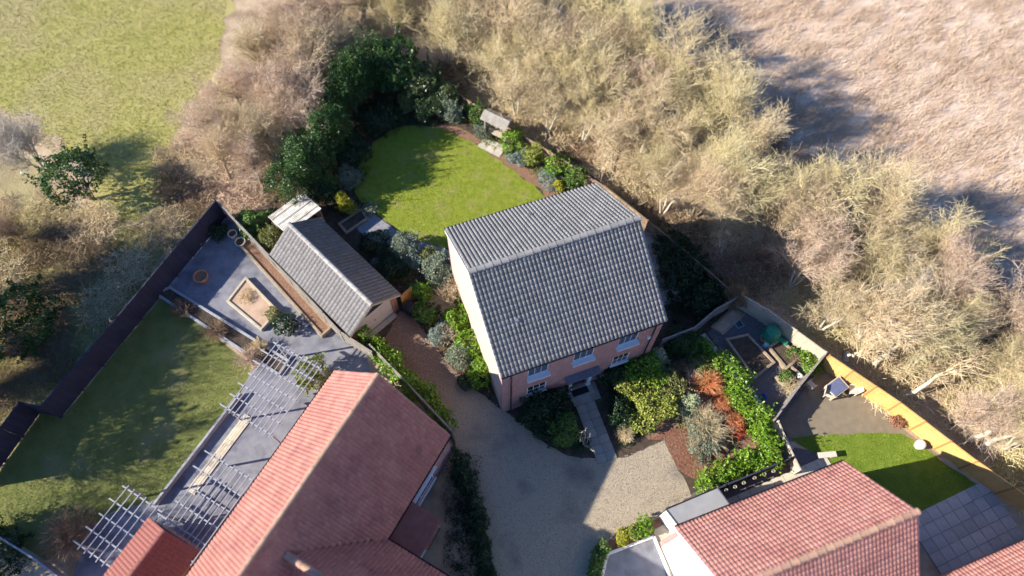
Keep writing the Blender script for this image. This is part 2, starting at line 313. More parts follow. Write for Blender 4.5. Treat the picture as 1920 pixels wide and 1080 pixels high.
DRIVE = [(722,648),(752,590),(778,597),(800,628),(838,680),(880,722),(925,750),(962,775),(990,792),(1032,832),(1075,853),(1140,858),(1165,853),(1205,838),(1255,815),(1282,870),(1308,918),(1268,945),(1238,965),(1180,987),(1152,1010),(1135,1080),(1125,1250),(950,1250),(945,1080),(925,1000),(900,930),(880,870),(862,830),(820,775),(765,712)]
sheet('driveway', rag(DRIVE, .14, .35, 6), .012, M['drive'])
sheet('mulch_bed', [(1282,870),(1255,815),(1225,815),(1190,790),(1180,740),(1230,690),(1300,650),(1345,650),(1400,720),(1450,800),(1400,850),(1320,890)], .0125, M['mulch'])
# neighbour's garden, left
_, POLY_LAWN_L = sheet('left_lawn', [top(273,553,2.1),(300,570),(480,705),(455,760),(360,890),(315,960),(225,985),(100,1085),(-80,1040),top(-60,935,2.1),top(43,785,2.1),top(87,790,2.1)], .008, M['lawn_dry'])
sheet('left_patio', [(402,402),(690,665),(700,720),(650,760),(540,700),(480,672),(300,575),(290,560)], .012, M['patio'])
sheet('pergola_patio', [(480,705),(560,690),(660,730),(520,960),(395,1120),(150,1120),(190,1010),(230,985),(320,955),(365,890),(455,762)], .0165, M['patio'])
# neighbours' gardens, right
sheet('vegetable_plot_gravel', [(1330,612),(1390,548),(1560,648),(1470,775),(1490,815)], .012, M['gravel_dark'])
_, POLY_LAWN_R = sheet('right_lawn', rag([(1490,802),(1700,786),(1735,808),(1775,835),(1880,905),(1905,960),(1760,990),(1600,880)], .12, .3, 7), .012, M['lawn_bright'])
sheet('right_turf', [(1560,655),(1640,735),(1705,782),(1780,832),(1735,822),(1640,800),(1490,810),(1468,770)], .008, M['astro'])
sheet('side_yard', [(1310,912),(1495,820),(1560,830),(1600,860),(1290,1000),(1262,955)], .008, M['gravel_dark'])

# ------------------------------------------------------------------ buildings
def tile_profile(kind, w, ln, th):
    """one interlocking tile: y runs up the slope, lower edge stands th proud"""
    if kind == 'pan': prof = [(0,-.15),(.04,.85),(.12,1.0),(.40,1.0),(.57,.90),(.62,-.10),(.80,-.20),(1.0,-.15)]; amp = .056*w/.228
    elif kind == 'low': prof = [(0,0),(.12,.45),(.28,.9),(.42,1.0),(.58,.9),(.74,.45),(.88,.08),(1.0,0)]; amp = .032
    elif kind == 'flat': prof = [(0,-.9),(.02,.5),(.5,.6),(.83,.5),(.86,-.9),(1.0,-1.0)]; amp = .017
    V = []; Q = []
    for x, h in prof:
        V += [(x*w, 0, th+h*amp), (x*w, ln*1.12, h*amp-.004), (x*w, 0.004, h*amp-.012)]
    for i in range(len(prof)-1):
        a = i*3; b = a+3
        Q += [(a, b, b+1, a+1), (a+2, b+2, b, a)]
    return np.array(V, float), np.array(Q, int)
def cam_score(p, n):
    d = Vector((0, 0, CH)) - p; s = n.dot(d.normalized())/d.length_squared
    e = p - Vector((0, 0, CH)); zf = e.dot(Vector(_F)); u = e.x/zf*FPX; v = -e.dot(Vector(_U))/zf*FPX
    return s if abs(u) < 965 and abs(v) < 545 else s-1
def tiled_roof(root, slopes, kind, tw, tl, m_obj, m_join, seed, lim=300, th=.028):
    """slopes: (eave corner, along, up-slope, length, slope length, clip); the largest-showing tiles are parts, the rest joined"""
    rng = random.Random(seed); bpy.context.view_layer.update(); MW = root.matrix_world.copy(); cand = []; meshes = []
    for si, (o, ex, us, L, S, clip) in enumerate(slopes):
        nc = max(1, round(L/tw)); nr = max(1, round(S/tl)); wv = L/nc; lv = S/nr; n = ex.cross(us).normalized()
        V, Q = tile_profile(kind, wv, lv, th); me = npmesh('roof_tile', V, Q, m_obj); meshes.append((V, Q, me, ex, us, n))
        for r in range(nr):
            for c in range(nc):
                loc = o + ex*(c*wv) + us*(r*lv) + n*rng.uniform(0, .006)
                if clip and not clip(loc + ex*wv/2 + us*lv/2): continue
                wp = MW @ (loc + ex*wv/2 + us*lv/2)
                cand.append((cam_score(wp, (MW.to_3x3() @ n).normalized()), si, loc, rng.uniform(-.012, .012), rng.uniform(-.006,.006)))
    cand.sort(key=lambda t: -t[0])
    jv = []; jq = []; off = 0
    for i, (s, si, loc, tw_, tz) in enumerate(cand):
        V, Q, me, ex, us, n = meshes[si]
        ex2 = (ex + us*tw_*.6 + n*tz).normalized(); us2 = us
        Mx = Matrix(((ex2.x, us2.x, n.x, loc.x), (ex2.y, us2.y, n.y, loc.y), (ex2.z, us2.z, n.z, loc.z), (0, 0, 0, 1)))
        if i < lim:
            ob = bpy.data.objects.new('roof_tile', me); link(ob, root); ob.matrix_local = Mx
        else:
            A = np.array(Mx.to_3x3()); jv.append(V @ A.T + np.array(loc)); jq.append(Q + off); off += len(V)
    if jv:
        ob = bpy.data.objects.new('roof_tiling', npmesh('roof_tiling', np.concatenate(jv), np.concatenate(jq), m_join)); link(ob, root); ob['kind'] = 'stuff'
def ridge(root, a, b, m, rad=.13, ln=.45, name='ridge_tile'):
    a, b = Vector(a), Vector(b); n = max(1, round((b-a).length/ln)); d = (b-a)/n; rng = random.Random(int((b-a).length*100))
    dx = d.normalized(); up = Vector((0,0,1)); up = (up - dx*up.dot(dx)).normalized(); sd = dx.cross(up); vs = []; K = 7
    L = d.length
    for x, rr in ((0, rad), (L*.86, rad), (L*.86, rad+.02), (L*1.0, rad+.02)):
        for i in range(K):
            t = math.pi*(i/(K-1)); vs.append((x, -math.cos(t)*rr*1.15, math.sin(t)*rr*.85-.02))
    fs = [(j*K+i, j*K+i+1, (j+1)*K+i+1, (j+1)*K+i) for j in range(3) for i in range(K-1)]
    me = bpy.data.meshes.new(name); me.from_pydata(vs, [], fs); me.materials.append(m)
    for i in range(n):
        p = a + d*i; ob = bpy.data.objects.new(name, me); link(ob, root)
        sd2 = (sd + up*rng.uniform(-.03,.03)).normalized()
        ob.matrix_local = Matrix(((dx.x, sd2.x, up.x, p.x), (dx.y, sd2.y, up.y, p.y), (dx.z, sd2.z, up.z, p.z + rng.uniform(0,.012)), (0,0,0,1)))
def wall_holes(L, z1, holes, th):
    """wall along x (0..L), outer face y=0, thickness th, with rectangular openings (x0,x1,z0,z1)"""
    xs = sorted({0, L, *[h[0] for h in holes], *[h[1] for h in holes]}); zs = sorted({0, z1, *[h[2] for h in holes], *[h[3] for h in holes]})
    m = MB()
    for i in range(len(xs)-1):
        for j in range(len(zs)-1):
            cx, cz = (xs[i]+xs[i+1])/2, (zs[j]+zs[j+1])/2
            if any(h[0] < cx < h[1] and h[2] < cz < h[3] for h in holes): continue
            for y, fl in ((0, 0), (th, 1)):
                q = [(xs[i],y,zs[j]),(xs[i+1],y,zs[j]),(xs[i+1],y,zs[j+1]),(xs[i],y,zs[j+1])]
                m.add(q if not fl else q[::-1], [(0,1,2,3)])
    for a, b, c, d in list(holes)+[(0, L, 0, z1)]:
        m.add([(a,0,c),(b,0,c),(b,th,c),(a,th,c)],[(0,1,2,3)]); m.add([(a,0,d),(b,0,d),(b,th,d),(a,th,d)],[(3,2,1,0)])
        m.add([(a,0,c),(a,th,c),(a,th,d),(a,0,d)],[(0,1,2,3)]); m.add([(b,0,c),(b,th,c),(b,th,d),(b,0,d)],[(3,2,1,0)])
    return m
def window(root, x0, x1, z0, z1, y, cols, rows=1, arch='window', Mx=None, deep=.05, sd=.10):
    """white framed window set into a wall whose outer face is y"""
    f = MB(); t = .065; g = .03
    f.box(x0, x1, y+deep, y+deep+.07, z0, z0+t).box(x0, x1, y+deep, y+deep+.07, z1-t, z1).box(x0, x0+t, y+deep, y+deep+.07, z0+t, z1-t).box(x1-t, x1, y+deep, y+deep+.07, z0+t, z1-t)
    cw = (x1-x0-2*t)/cols; rh = (z1-z0-2*t)/rows
    for i in range(1, cols): f.box(x0+t+i*cw-g/2, x0+t+i*cw+g/2, y+deep+.012, y+deep+.055, z0+t, z1-t)
    for j in range(1, rows): f.box(x0+t, x1-t, y+deep+.010, y+deep+.057, z0+t+j*rh-g/2, z0+t+j*rh+g/2)
    w = f.build(arch, M['white'], root)
    for i in range(cols):
        for j in range(rows):
            MB().box(x0+t+i*cw+g/2, x0+t+(i+1)*cw-g/2, y+deep+.03, y+deep+.04, z0+t+j*rh+g/2, z0+t+(j+1)*rh-g/2).build('pane', M['glass'], w)
    MB().box(x0-.07, x1+.07, y-sd, y+deep-.002, z0-.12, z0-.003).build('sill', M['white'], w)
    return w
def gutter(root, a, b, m=None, r=.055):
    a, b = Vector(a), Vector(b); d = (b-a).normalized(); s = d.cross(Vector((0,0,1))); mb = MB(); K = 7; vs = []
    for p in (a, b):
        for rr in (r, r*.8):
            for i in range(K):
                t = math.pi+math.pi*i/(K-1); vs.append(p+s*math.cos(t)*rr+Vector((0,0,1))*math.sin(t)*rr)
    fs = []
    for i in range(K-1): fs += [(i,i+1,2*K+i+1,2*K+i),(K+i,3*K+i,3*K+i+1,K+i+1)]
    fs += [(0,2*K,3*K,K),(K-1,2*K-1,4*K-1,3*K-1)]
    return mb.add(vs, fs).build('gutter', m or M['black'], root)
X, Z = Vector((1,0,0)), Vector((0,0,1))

# --- the grey roofed house in the middle
HX, HY, HH, HL, HW, HE, HR = -.499, 12.402, .369, 9.8, 9.895, 6.553, 9.732
house = empty('brick_house', (HX, HY, 0), HH, 'two storey brick house with ribbed dark grey tiled roof beside the lawn', 'house')
run = HW/2; rise = HR-HE; S = math.hypot(run, rise); pit = math.atan2(rise, run)
usF = Vector((0, math.cos(pit), math.sin(pit))); usR = Vector((0, -math.cos(pit), math.sin(pit)))
tiled_roof(house, [(Vector((0, 0, HE)), X, usF, HL, S-.06, None), (Vector((HL, HW, HE)), -X, usR, HL, S-.06, None)], 'pan', .228, .326, M['tile_grey'], M['tile_grey_j'], 3, th=.008)
ridge(house, (-.01, HW/2, HR+.02), (HL+.01, HW/2, HR+.02), M['tile_grey'], .15, .45)
MB().extr([(.02,.05,HE-.03),(.02,HW/2,HR-.05),(.02,HW-.05,HE-.03),(.02,HW-.05,HE-.10),(.02,HW/2,HR-.13),(.02,.05,HE-.10)], (HL-.04,0,0)).build('roof_deck', M['wood_dark'], house)
f = .13; g = .09; wt = HE - .02
W_UP = [(1.60,2.85),(4.32,5.58),(7.05,8.30)]
holes = [(a-g, b-g, 4.60, 5.92) for a, b in W_UP] + [(1.62-g, 2.85-g, 1.75, 3.05), (7.10-g, 8.20-g, 1.75, 3.05), (4.62-g, 5.57-g, .12, 2.35)]
wf = wall_holes(HL-2*g, wt, holes, .26).build('front_wall', M['brick'], house); wf.location = (g, f, 0)
MB().box(g, HL-g, HW-f-.26, HW-f, 0, wt).build('rear_wall', M['brick'], house)
def gablewall(x0, x1, y0, y1, zt, za, m, root, name='gable_wall'):
    return MB().extr([(x0,y0,0),(x0,y1,0),(x0,y1,zt),(x0,(y0+y1)/2,za),(x0,y0,zt)], (x1-x0,0,0)).build(name, m, root)
ya = f+.262
for x0, x1, m in ((g, g+.26, M['brick_sunlit']), (HL-g-.26, HL-g, M['brick'])):
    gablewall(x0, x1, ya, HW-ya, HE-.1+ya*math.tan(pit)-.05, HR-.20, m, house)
MB().box(.03, HL-.03, .045, .085, HE-.16, HE-.035).build('fascia', M['white'], house)
MB().box(.03, HL-.03, HW-.085, HW-.045, HE-.16, HE-.035).build('fascia', M['white'], house)
for xx in (.0, HL-.045):
    MB().extr([(xx,.09,HE-.02),(xx,HW/2,HR-.04),(xx,HW-.09,HE-.02),(xx,HW-.09,HE-.15),(xx,HW/2,HR-.19),(xx,.09,HE-.15)], (.045,0,0)).build('bargeboard', M['white'], house)
gutter(house, (.02,-.03,HE-.01), (HL-.02,-.03,HE-.01)); gutter(house, (HL-.02,HW+.03,HE-.01), (.02,HW+.03,HE-.01))
for a, b in W_UP: window(house, a, b, 4.72, 5.92, f, 3, 1, sd=.26)
window(house, 1.62, 2.85, 1.75, 3.05, f, 3, 2, deep=.02); window(house, 7.10, 8.20, 1.75, 3.05, f, 3, 2, deep=.02)
for xx in (.62, 9.22):
    d = MB().tube((xx,f-.075,.05),(xx,f-.075,HE-.25),.04,n=8).tube((xx,f-.075,HE-.25),(xx,-.03,HE-.06),.04,n=8)
    d.build('drainpipe', M['black'], house)
# doorway: pilasters, canopy, panelled door, step
for xx in (4.36, 5.60): MB().box(xx, xx+.24, f-.16, f-.003, 0, 2.42).box(xx-.04, xx+.28, f-.20, f-.002, 0, .22).box(xx-.03, xx+.27, f-.19, f-.002, 2.28, 2.42).build('pilaster', M['white'], house, .008)
MB().extr([(4.02,f-.46,2.52),(4.02,f-.003,2.66),(4.02,f-.003,2.44),(4.02,f-.46,2.44)], (2.16,0,0)).build('door_canopy', M['lead'], house, .01)
for xx in (4.16, 5.94): MB().extr([(xx,f-.40,2.43),(xx,f-.004,2.43),(xx,f-.004,2.05)], (.1,0,0)).build('canopy_bracket', M['black'], house)
dr = MB().box(4.63, 5.56, f+.10, f+.15, .12, 2.10); [dr.box(4.63+a, 4.63+a+.33, f+.085, f+.10, z0, z1) for a in (.09,.52) for z0, z1 in ((.3,.9),(1.05,1.9))]
door = dr.build('door', M['darkdoor'], house); MB().box(5.46,5.50,f+.04,f+.085,1.05,1.2).build('handle', M['metal'], door)
MB().box(4.64, 5.55, f+.11, f+.14, 2.16, 2.33).build('fanlight', M['glass'], house); MB().box(4.625, 5.565, f+.09, f+.16, 2.10, 2.16).build('door_transom', M['white'], house)
MB().box(4.25, 5.95, f-.75, f-.004, .0, .11).build('doorstep', M['stone'], house, .01)
MB().box(4.55, 5.62, f-.62, f-.2, .11, .125).build('doormat', M['black'], house)
for x_, s_ in ((1.75, 2.65), ):
    p = Vector((x_,0,HE)) + usF*s_; MB().box(p.x-.07,p.x+.07,p.y-.12,p.y+.12,p.z+.02,p.z+.14).build('roof_vent', M['lead'], house, .02)
p = Vector((4.9,HW,HE)) + usR*1.6; MB().box(p.x-.08,p.x+.08,p.y-.12,p.y+.12,p.z+.02,p.z+.15).build('roof_vent', M['lead'], house, .02)
MB().box(8.95,9.12,f-.14,f-.004,4.55,4.85).build('alarm_box', M['white'], house, .01)
MB().tube((HL-g,2.2,5.6),(HL+.72,2.2,5.62),.02,n=6).tube((HL+.72,2.2,5.62),(HL+.72,2.2,5.95),.018,n=6).build('aerial_bracket', M['metal'], house)

# --- garage
GX, GY, GH, GL, GW, GE, GR = -15.732, 22.112, -.763, 8.226, 4.062, 2.4, 3.847
garage = empty('garage', (GX, GY, 0), GH, 'narrow garage with weathered slate-coloured roof and pale door at drive end', 'garage')
run = GW/2; rise = GR-GE; S2 = math.hypot(run, rise); gp = math.atan2(rise, run)
uF = Vector((0, math.cos(gp), math.sin(gp))); uR = Vector((0, -math.cos(gp), math.sin(gp)))
tiled_roof(garage, [(Vector((0,0,GE)), X, uF, GL, S2-.04, None), (Vector((GL,GW,GE)), -X, uR, GL, S2-.04, None)], 'flat', .27, .31, M['tile_slate'], M['tile_slate_j'], 5)
ridge(garage, (0, GW/2, GR+.01), (GL, GW/2, GR+.01), M['stone'], .12, .45)
MB().extr([(.02,.05,GE-.03),(.02,GW/2,GR-.05),(.02,GW-.05,GE-.03),(.02,GW-.05,GE-.10),(.02,GW/2,GR-.13),(.02,.05,GE-.10)], (GL-.04,0,0)).build('roof_deck', M['wood_dark'], garage)
gx1 = GL-.45
for y0, y1 in ((.18,.40),(GW-.40,GW-.18)): MB().box(.12, gx1-.232, y0, y1, 0, GE-.03).build('side_wall', M['brick_orange'], garage)
gablewall(.12, .34, .402, GW-.402, GE+.1, GR-.2, M['brick_orange'], garage, 'back_wall')
for y0, y1 in ((.18,.60),(GW-.60,GW-.18)): MB().box(gx1-.23, gx1, y0, y1, 0, GE-.03).build('brick_pier', M['brick_orange'], garage)
MB().extr([(gx1-.10,.2,GE-.02),(gx1-.10,GW-.2,GE-.02),(gx1-.10,GW/2+.05,GR-.16),(gx1-.10,GW/2-.05,GR-.16)], (.05,0,0)).build('gable_boarding', M['wood_dark'], garage)
MB().box(gx1-.16, gx1-.02, .602, GW-.602, 2.14, GE-.025).build('lintel', M['wood_dark'], garage)
gd = MB().box(gx1-.10, gx1-.06, .605, GW-.605, .02, 2.135)
for k in range(5): gd.box(gx1-.06, gx1-.045, .66, GW-.66, .10+k*.41, .10+k*.41+.36)
gdo = gd.build('garage_door', M['offwhite'], garage); MB().box(gx1-.045,gx1-.02,GW/2-.06,GW/2+.06,.95,1.0).build('handle', M['black'], gdo)
for xx in (GL-.04, .0):
    MB().extr([(xx,.06,GE-.02),(xx,GW/2,GR-.03),(xx,GW-.06,GE-.02),(xx,GW-.06,GE-.16),(xx,GW/2,GR-.19),(xx,.06,GE-.16)], (.04,0,0)).build('bargeboard', M['wood_pale'], garage)
gutter(garage, (0,-.04,GE-.02),(GL,-.04,GE-.02)); gutter(garage, (GL,GW+.04,GE-.02),(0,GW+.04,GE-.02))
MB().box(gx1, gx1+.35, .61, GW-.61, 0, .05).build('threshold', M['stone'], garage)
# corrugated lean-to behind the garage
shed = empty('garden_shed', P(548,412,2.0) - Vector((0,0,2.0)), GH, 'low shed with dirty pale corrugated sheet roof behind the garage', 'shed')
mb = MB(); n = 26; Ls, Ws = 2.3, 2.9; vs = []
for i in range(n*2+1):
    y = -Ws/2+Ws*i/(n*2); h = .025*(1 if i % 2 else -1)
    vs += [(-Ls/2, y, 1.78+h), (Ls/2, y, 2.15+h)]
mb.add(vs, [(2*i, 2*i+2, 2*i+3, 2*i+1) for i in range(n*2)]).build('corrugated_roof', M['poly'], shed)
for a in (-.72, .0, .72): MB().extr([(a-.03,-Ws/2,1.97+a*.16+.03),(a+.03,-Ws/2,1.98+a*.16+.03),(a+.03,-Ws/2,2.0+a*.16+.035),(a-.03,-Ws/2,1.99+a*.16+.035)], (0,Ws,0)).build('roof_batten', M['wood_pale'], shed)
for y in (-Ws/2+.1, Ws/2-.15): MB().extr([(-Ls/2+.1,y,0),(Ls/2-.1,y,0),(Ls/2-.1,y,2.05),(-Ls/2+.1,y,1.72)], (0,.05,0)).build('side_panel', M['wood_grey'], shed)
MB().box(-Ls/2+.1,-Ls/2+.15,-Ws/2+.152,Ws/2-.152,0,1.7).build('back_panel', M['wood_grey'], shed)

# --- house with terracotta roof, lower left (main range + cross wing + porch)
AX, AY, AH, AL, AW, AE, AR = -10.01, 13.657, -2.063, 17.0, 7.706, 4.0, 8.484
hA = empty('terracotta_house', (AX, AY, 0), AH, 'brick house with steep salmon pantile roof, half in shade, left of the drive', 'house')
run = AW/2; rise = AR-AE; SA = math.hypot(run, rise); ap = math.atan2(rise, run); ta = math.tan(ap)
uL = Vector((0, math.cos(ap), math.sin(ap))); uR2 = Vector((0, -math.cos(ap), math.sin(ap)))
# wing: ridge along +y (towards the drive), centre x = WX, half width WH
WX, WZ, WE, WY1 = 9.05, 7.45, 4.0, AW+6.0
WH = (WZ-WE)/ta*.98
def clip_main(p):      # main right slope is open where the wing roof is higher
    zw = WZ - abs(p.x-WX)*(WZ-WE)/WH
    return not (p.y > AW/2 and zw > p.z + .02)
def clip_wing(p):
    zm = AR - abs(p.y-AW/2)*ta
    return p.z > zm - .02 or p.y > AW
slA = [(Vector((0,0,AE)), X, uL, AL, SA-.05, None), (Vector((AL,AW,AE)), -X, uR2, AL, SA-.05, clip_main)]
wp_ = math.atan2(WZ-WE, WH); SW = math.hypot(WZ-WE, WH); Y = Vector((0,1,0))
w1 = Vector((math.cos(wp_),0,math.sin(wp_))); w2 = Vector((-math.cos(wp_),0,math.sin(wp_)))
yw0 = AW/2+.6
slA += [(Vector((WX-WH,WY1,WE)), -Y, w1, WY1-yw0, SW-.05, clip_wing), (Vector((WX+WH,yw0,WE)), Y, w2, WY1-yw0, SW-.05, clip_wing)]
tiled_roof(hA, slA, 'low', .205, .31, M['tile_red'], M['tile_red_j'], 7, th=.010)
ridge(hA, (0,AW/2,AR+.01),(AL,AW/2,AR+.01), M['ridge_moss'], .12, .45)
yr = AW/2 + (AR-WZ)/ta
ridge(hA, (WX,yr,WZ+.01),(WX,WY1,WZ+.01), M['ridge_moss'], .14, .45)
MB().extr([(.02,.05,AE-.03),(.02,AW/2,AR-.06),(.02,AW-.05,AE-.03),(.02,AW-.05,AE-.1),(.02,AW/2,AR-.16),(.02,.05,AE-.1)], (AL-.04,0,0)).build('roof_deck', M['wood_dark'], hA)
MB().extr([(WX-WH+.05,yr-.2,WE-.03),(WX,yr-.2,WZ-.06),(WX+WH-.05,yr-.2,WE-.03)], (0,WY1-yr+.15,0)).build('wing_deck', M['wood_dark'], hA)
gablewall(.12,.38,.42,AW-.42,AE+.2,AR-.25,M['brick'],hA)
MB().box(.12,AL-.1,.15,.41,0,AE-.05).build('left_wall', M['brick'], hA)
wr = wall_holes(6.2, AE-.05, [(2.2,4.7,2.45,3.7),(2.4,4.4,.8,2.0)], .26).build('right_wall', M['brick'], hA); wr.matrix_local = Matrix.Translation((6.32,AW-.15,0)) @ Matrix.Rotation(math.pi,4,'Z')
wn = window(hA, 0, 2.5, 2.45, 3.7, 0, 4, 2, deep=.02); wn.matrix_local = Matrix.Translation((4.12,AW-.15,0)) @ Matrix.Rotation(math.pi,4,'Z')
wn2 = window(hA, 0, 2.0, .8, 2.0, 0, 3, 2); wn2.matrix_local = Matrix.Translation((3.92,AW-.15,0)) @ Matrix.Rotation(math.pi,4,'Z')
MB().box(WX-WH+.25,WX-WH+.5,AW,WY1-.3,0,WE-.05).build('wing_wall', M['brick'], hA)
MB().box(WX-WH+.502,WX+WH-.5,WY1-.56,WY1-.3,0,WE-.05).build('wing_wall', M['brick'], hA)
gutter(hA, (0,AW+.04,AE-.02),(WX-WH,AW+.04,AE-.02)); gutter(hA,(WX-WH-.04,AW,WE-.02),(WX-WH-.04,WY1,WE-.02)); gutter(hA, (AL,-.04,AE-.02),(0,-.04,AE-.02))
MB().extr([(-.03,.06,AE-.02),(-.03,AW/2,AR-.03),(-.03,AW-.06,AE-.02),(-.03,AW-.06,AE-.16),(-.03,AW/2,AR-.21),(-.03,.06,AE-.16)], (.04,0,0)).build('bargeboard', M['wood_pale'], hA)
MB().box(11.2,11.9,AW/2-.3,AW/2+.3,AR-.5,AR+1.0).box(11.15,11.95,AW/2-.35,AW/2+.35,AR+1.0,AR+1.1).build('chimney', M['brick'], hA)
# porch in the corner of the wing: tiled lean-to roof on brick walls
po = MB(); px0, px1, py0, py1 = 3.9, 6.3, AW-.14, AW+1.7
porch = MB().extr([(px0,py0,3.45),(px0,py1,2.65),(px0,py1,2.55),(px0,py0,3.35)], (px1-px0,0,0)).build('porch_roof', M['tile_darkred'], hA)
tp = []; 
for r in range(6):
    for c in range(12):
        y_a = py1-(py1-py0)*r/6; y_b = py1-(py1-py0)*(r+1)/6; z_a = 2.65+.8*r/6; z_b = 2.65+.8*(r+1)/6; xa = px0+(px1-px0)*c/12
        MB().extr([(xa+.006,y_a,z_a+.05),(xa+.19,y_a,z_a+.05),(xa+.19,y_b,z_b+.022),(xa+.006,y_b,z_b+.022)], (0,0,-.02)).build('porch_tile', M['tile_darkred'], porch)
MB().box(px0+.15,px0+.38,py0+.02,py1-.2,0,2.6).build('porch_wall', M['brick_orange'], hA); MB().box(px0+.385,px1-.9,py1-.43,py1-.2,0,2.53).build('porch_wall', M['brick_orange'], hA)
MB().box(px1-.88,px1-.05,py1-.33,py1-.28,0.02,2.15).build('porch_door', M['white'], hA)

# --- small dark red roof below the pergola
oB = empty('outbuilding', P(300,1075,2.6)-Vector((0,0,2.6)), AH, 'small outbuilding with dark red tiled roof among the pergola slats', 'outbuilding')
tiled_roof(oB, [(Vector((-1.6,-1.75,2.3)), X, Vector((0,math.cos(.6),math.sin(.6))), 5, 2.1, None), (Vector((3.4,1.75,2.3)), -X, Vector((0,-math.cos(.6),math.sin(.6))), 5, 2.1, None)], 'low', .205, .3, M['tile_darkred'], M['tile_darkred'], 9)
ridge(oB, (-1.6,0,3.51),(3.4,0,3.51), M['tile_darkred'], .12, .45)
gablewall(-1.5,-1.3,-1.5,1.5,2.25,3.3,M['brick'],oB)
for y0 in (-1.5,1.3): MB().box(-1.298,3.3,y0,y0+.2,0,2.25).build('side_wall', M['brick'], oB)
MB().extr([(-1.58,-1.7,2.27),(-1.58,0,3.43),(-1.58,1.7,2.27)], (4.9,0,0)).build('roof_deck', M['wood_dark'], oB)

# --- house with terracotta roof, lower right
BX, BY, BHd, BL, BW, BE, BR = 10.695, -.934, .360, 9.824, 6.638, 5.0, 8.516
hB = empty('terracotta_house', (BX, BY, 0), BHd, 'white gabled house with pink-red pantile roof in the lower right', 'house')
run = BW/2; rise = BR-BE; SB = math.hypot(run, rise); bp = math.atan2(rise, run)
tiled_roof(hB, [(Vector((BL,BW,BE)), -X, Vector((0,-math.cos(bp),math.sin(bp))), BL, SB-.05, None), (Vector((0,0,BE)), X, Vector((0,math.cos(bp),math.sin(bp))), BL, SB-.05, None)], 'low', .205, .31, M['tile_pink'], M['tile_pink_j'], 11, th=.010)
ridge(hB, (-.02,BW/2,BR+.01),(BL+.02,BW/2,BR+.01), M['ridge_moss'], .12, .45)
MB().extr([(.03,.05,BE-.03),(.03,BW/2,BR-.06),(.03,BW-.05,BE-.03),(.03,BW-.05,BE-.1),(.03,BW/2,BR-.16),(.03,.05,BE-.1)], (BL-.06,0,0)).build('roof_deck', M['wood_dark'], hB)
gablewall(.14,.40,.42,BW-.42,BE+.2,BR-.25,M['render'],hB); gablewall(BL-.4,BL-.14,.42,BW-.42,BE+.2,BR-.25,M['brick'],hB)
for y0, m in ((.15,M['render']),(BW-.41,M['brick'])): MB().box(.14,BL-.14,y0,y0+.26,0,BE-.05).build('side_wall', m, hB)
for xx in (-.04, BL): MB().extr([(xx,.06,BE-.02),(xx,BW/2,BR-.03),(xx,BW-.06,BE-.02),(xx,BW-.06,BE-.2),(xx,BW/2,BR-.23),(xx,.06,BE-.2)], (.04,0,0)).build('bargeboard', M['white'], hB)
gutter(hB,(BL,BW+.04,BE-.02),(0,BW+.04,BE-.02))
for z0 in (1.0, 3.3):
    w_ = window(hB, 0, 1.2, z0, z0+1.2, 0, 2, 2, deep=-.03); w_.matrix_local = Matrix.Translation((.14,2.4,0)) @ Matrix.Rotation(-math.pi/2,4,'Z')
# flat roofed lean-to on its upper left corner
q = [P(1262,945,2.5), P(1357,901,2.5), P(1381,932,2.5), P(1295,985,2.5)]
lt = empty('flat_roofed_annexe', (q[0].x, q[0].y, 0), 0, 'grey flat felt roofed annexe tucked beside the pink roofed house', 'annexe')
loc = [(v.x-q[0].x, v.y-q[0].y) for v in q]
MB().prism(loc, 2.38, 2.5).build('flat_roof', M['felt'], lt, .01)
c_ = (sum(p[0] for p in loc)/4, sum(p[1] for p in loc)/4); ins = lambda s: [(c_[0]+(p[0]-c_[0])*s, c_[1]+(p[1]-c_[1])*s) for p in loc]
MB().prism(ins(.94), 0, 2.379).build('wall', M['render'], lt)
for i in range(4):
    a, b = Vector((*loc[i], 2.52)), Vector((*loc[(i+1)%4], 2.52)); MB().bar(a, b, .06, .035).build('roof_trim', M['black' if i == 0 else 'lead'], lt)
# roof of a further house at the lower right corner
_c = P(1770,1060,4.2); hC = empty('terracotta_house', (_c.x+3.0*math.sin(.36), _c.y-3.0*math.cos(.36), 0), .360, 'corner of a pink-red roof at the extreme lower right edge', 'house')
tiled_roof(hC, [(Vector((9,3.0,4.2)), -X, Vector((0,-.72,.69)).normalized(), 9, 4.2, None),(Vector((0,-3.0,4.2)), X, Vector((0,.72,.69)).normalized(), 9, 4.2, None)], 'low', .205, .31, M['tile_pink'], M['tile_pink_j'], 13, lim=200, th=.010)
MB().extr([(.03,-2.95,4.16),(.03,0,7.0),(.03,2.95,4.16)], (8.9,0,0)).build('roof_deck', M['wood_dark'], hC)
gablewall(.15,.4,-2.6,2.6,4.3,6.7,M['brick'],hC); MB().box(.41,8.8,2.35,2.6,0,4.1).build('side_wall', M['brick'], hC); ridge(hC,(0,0,7.12),(9,0,7.12),M['ridge_moss'],.15,.45)

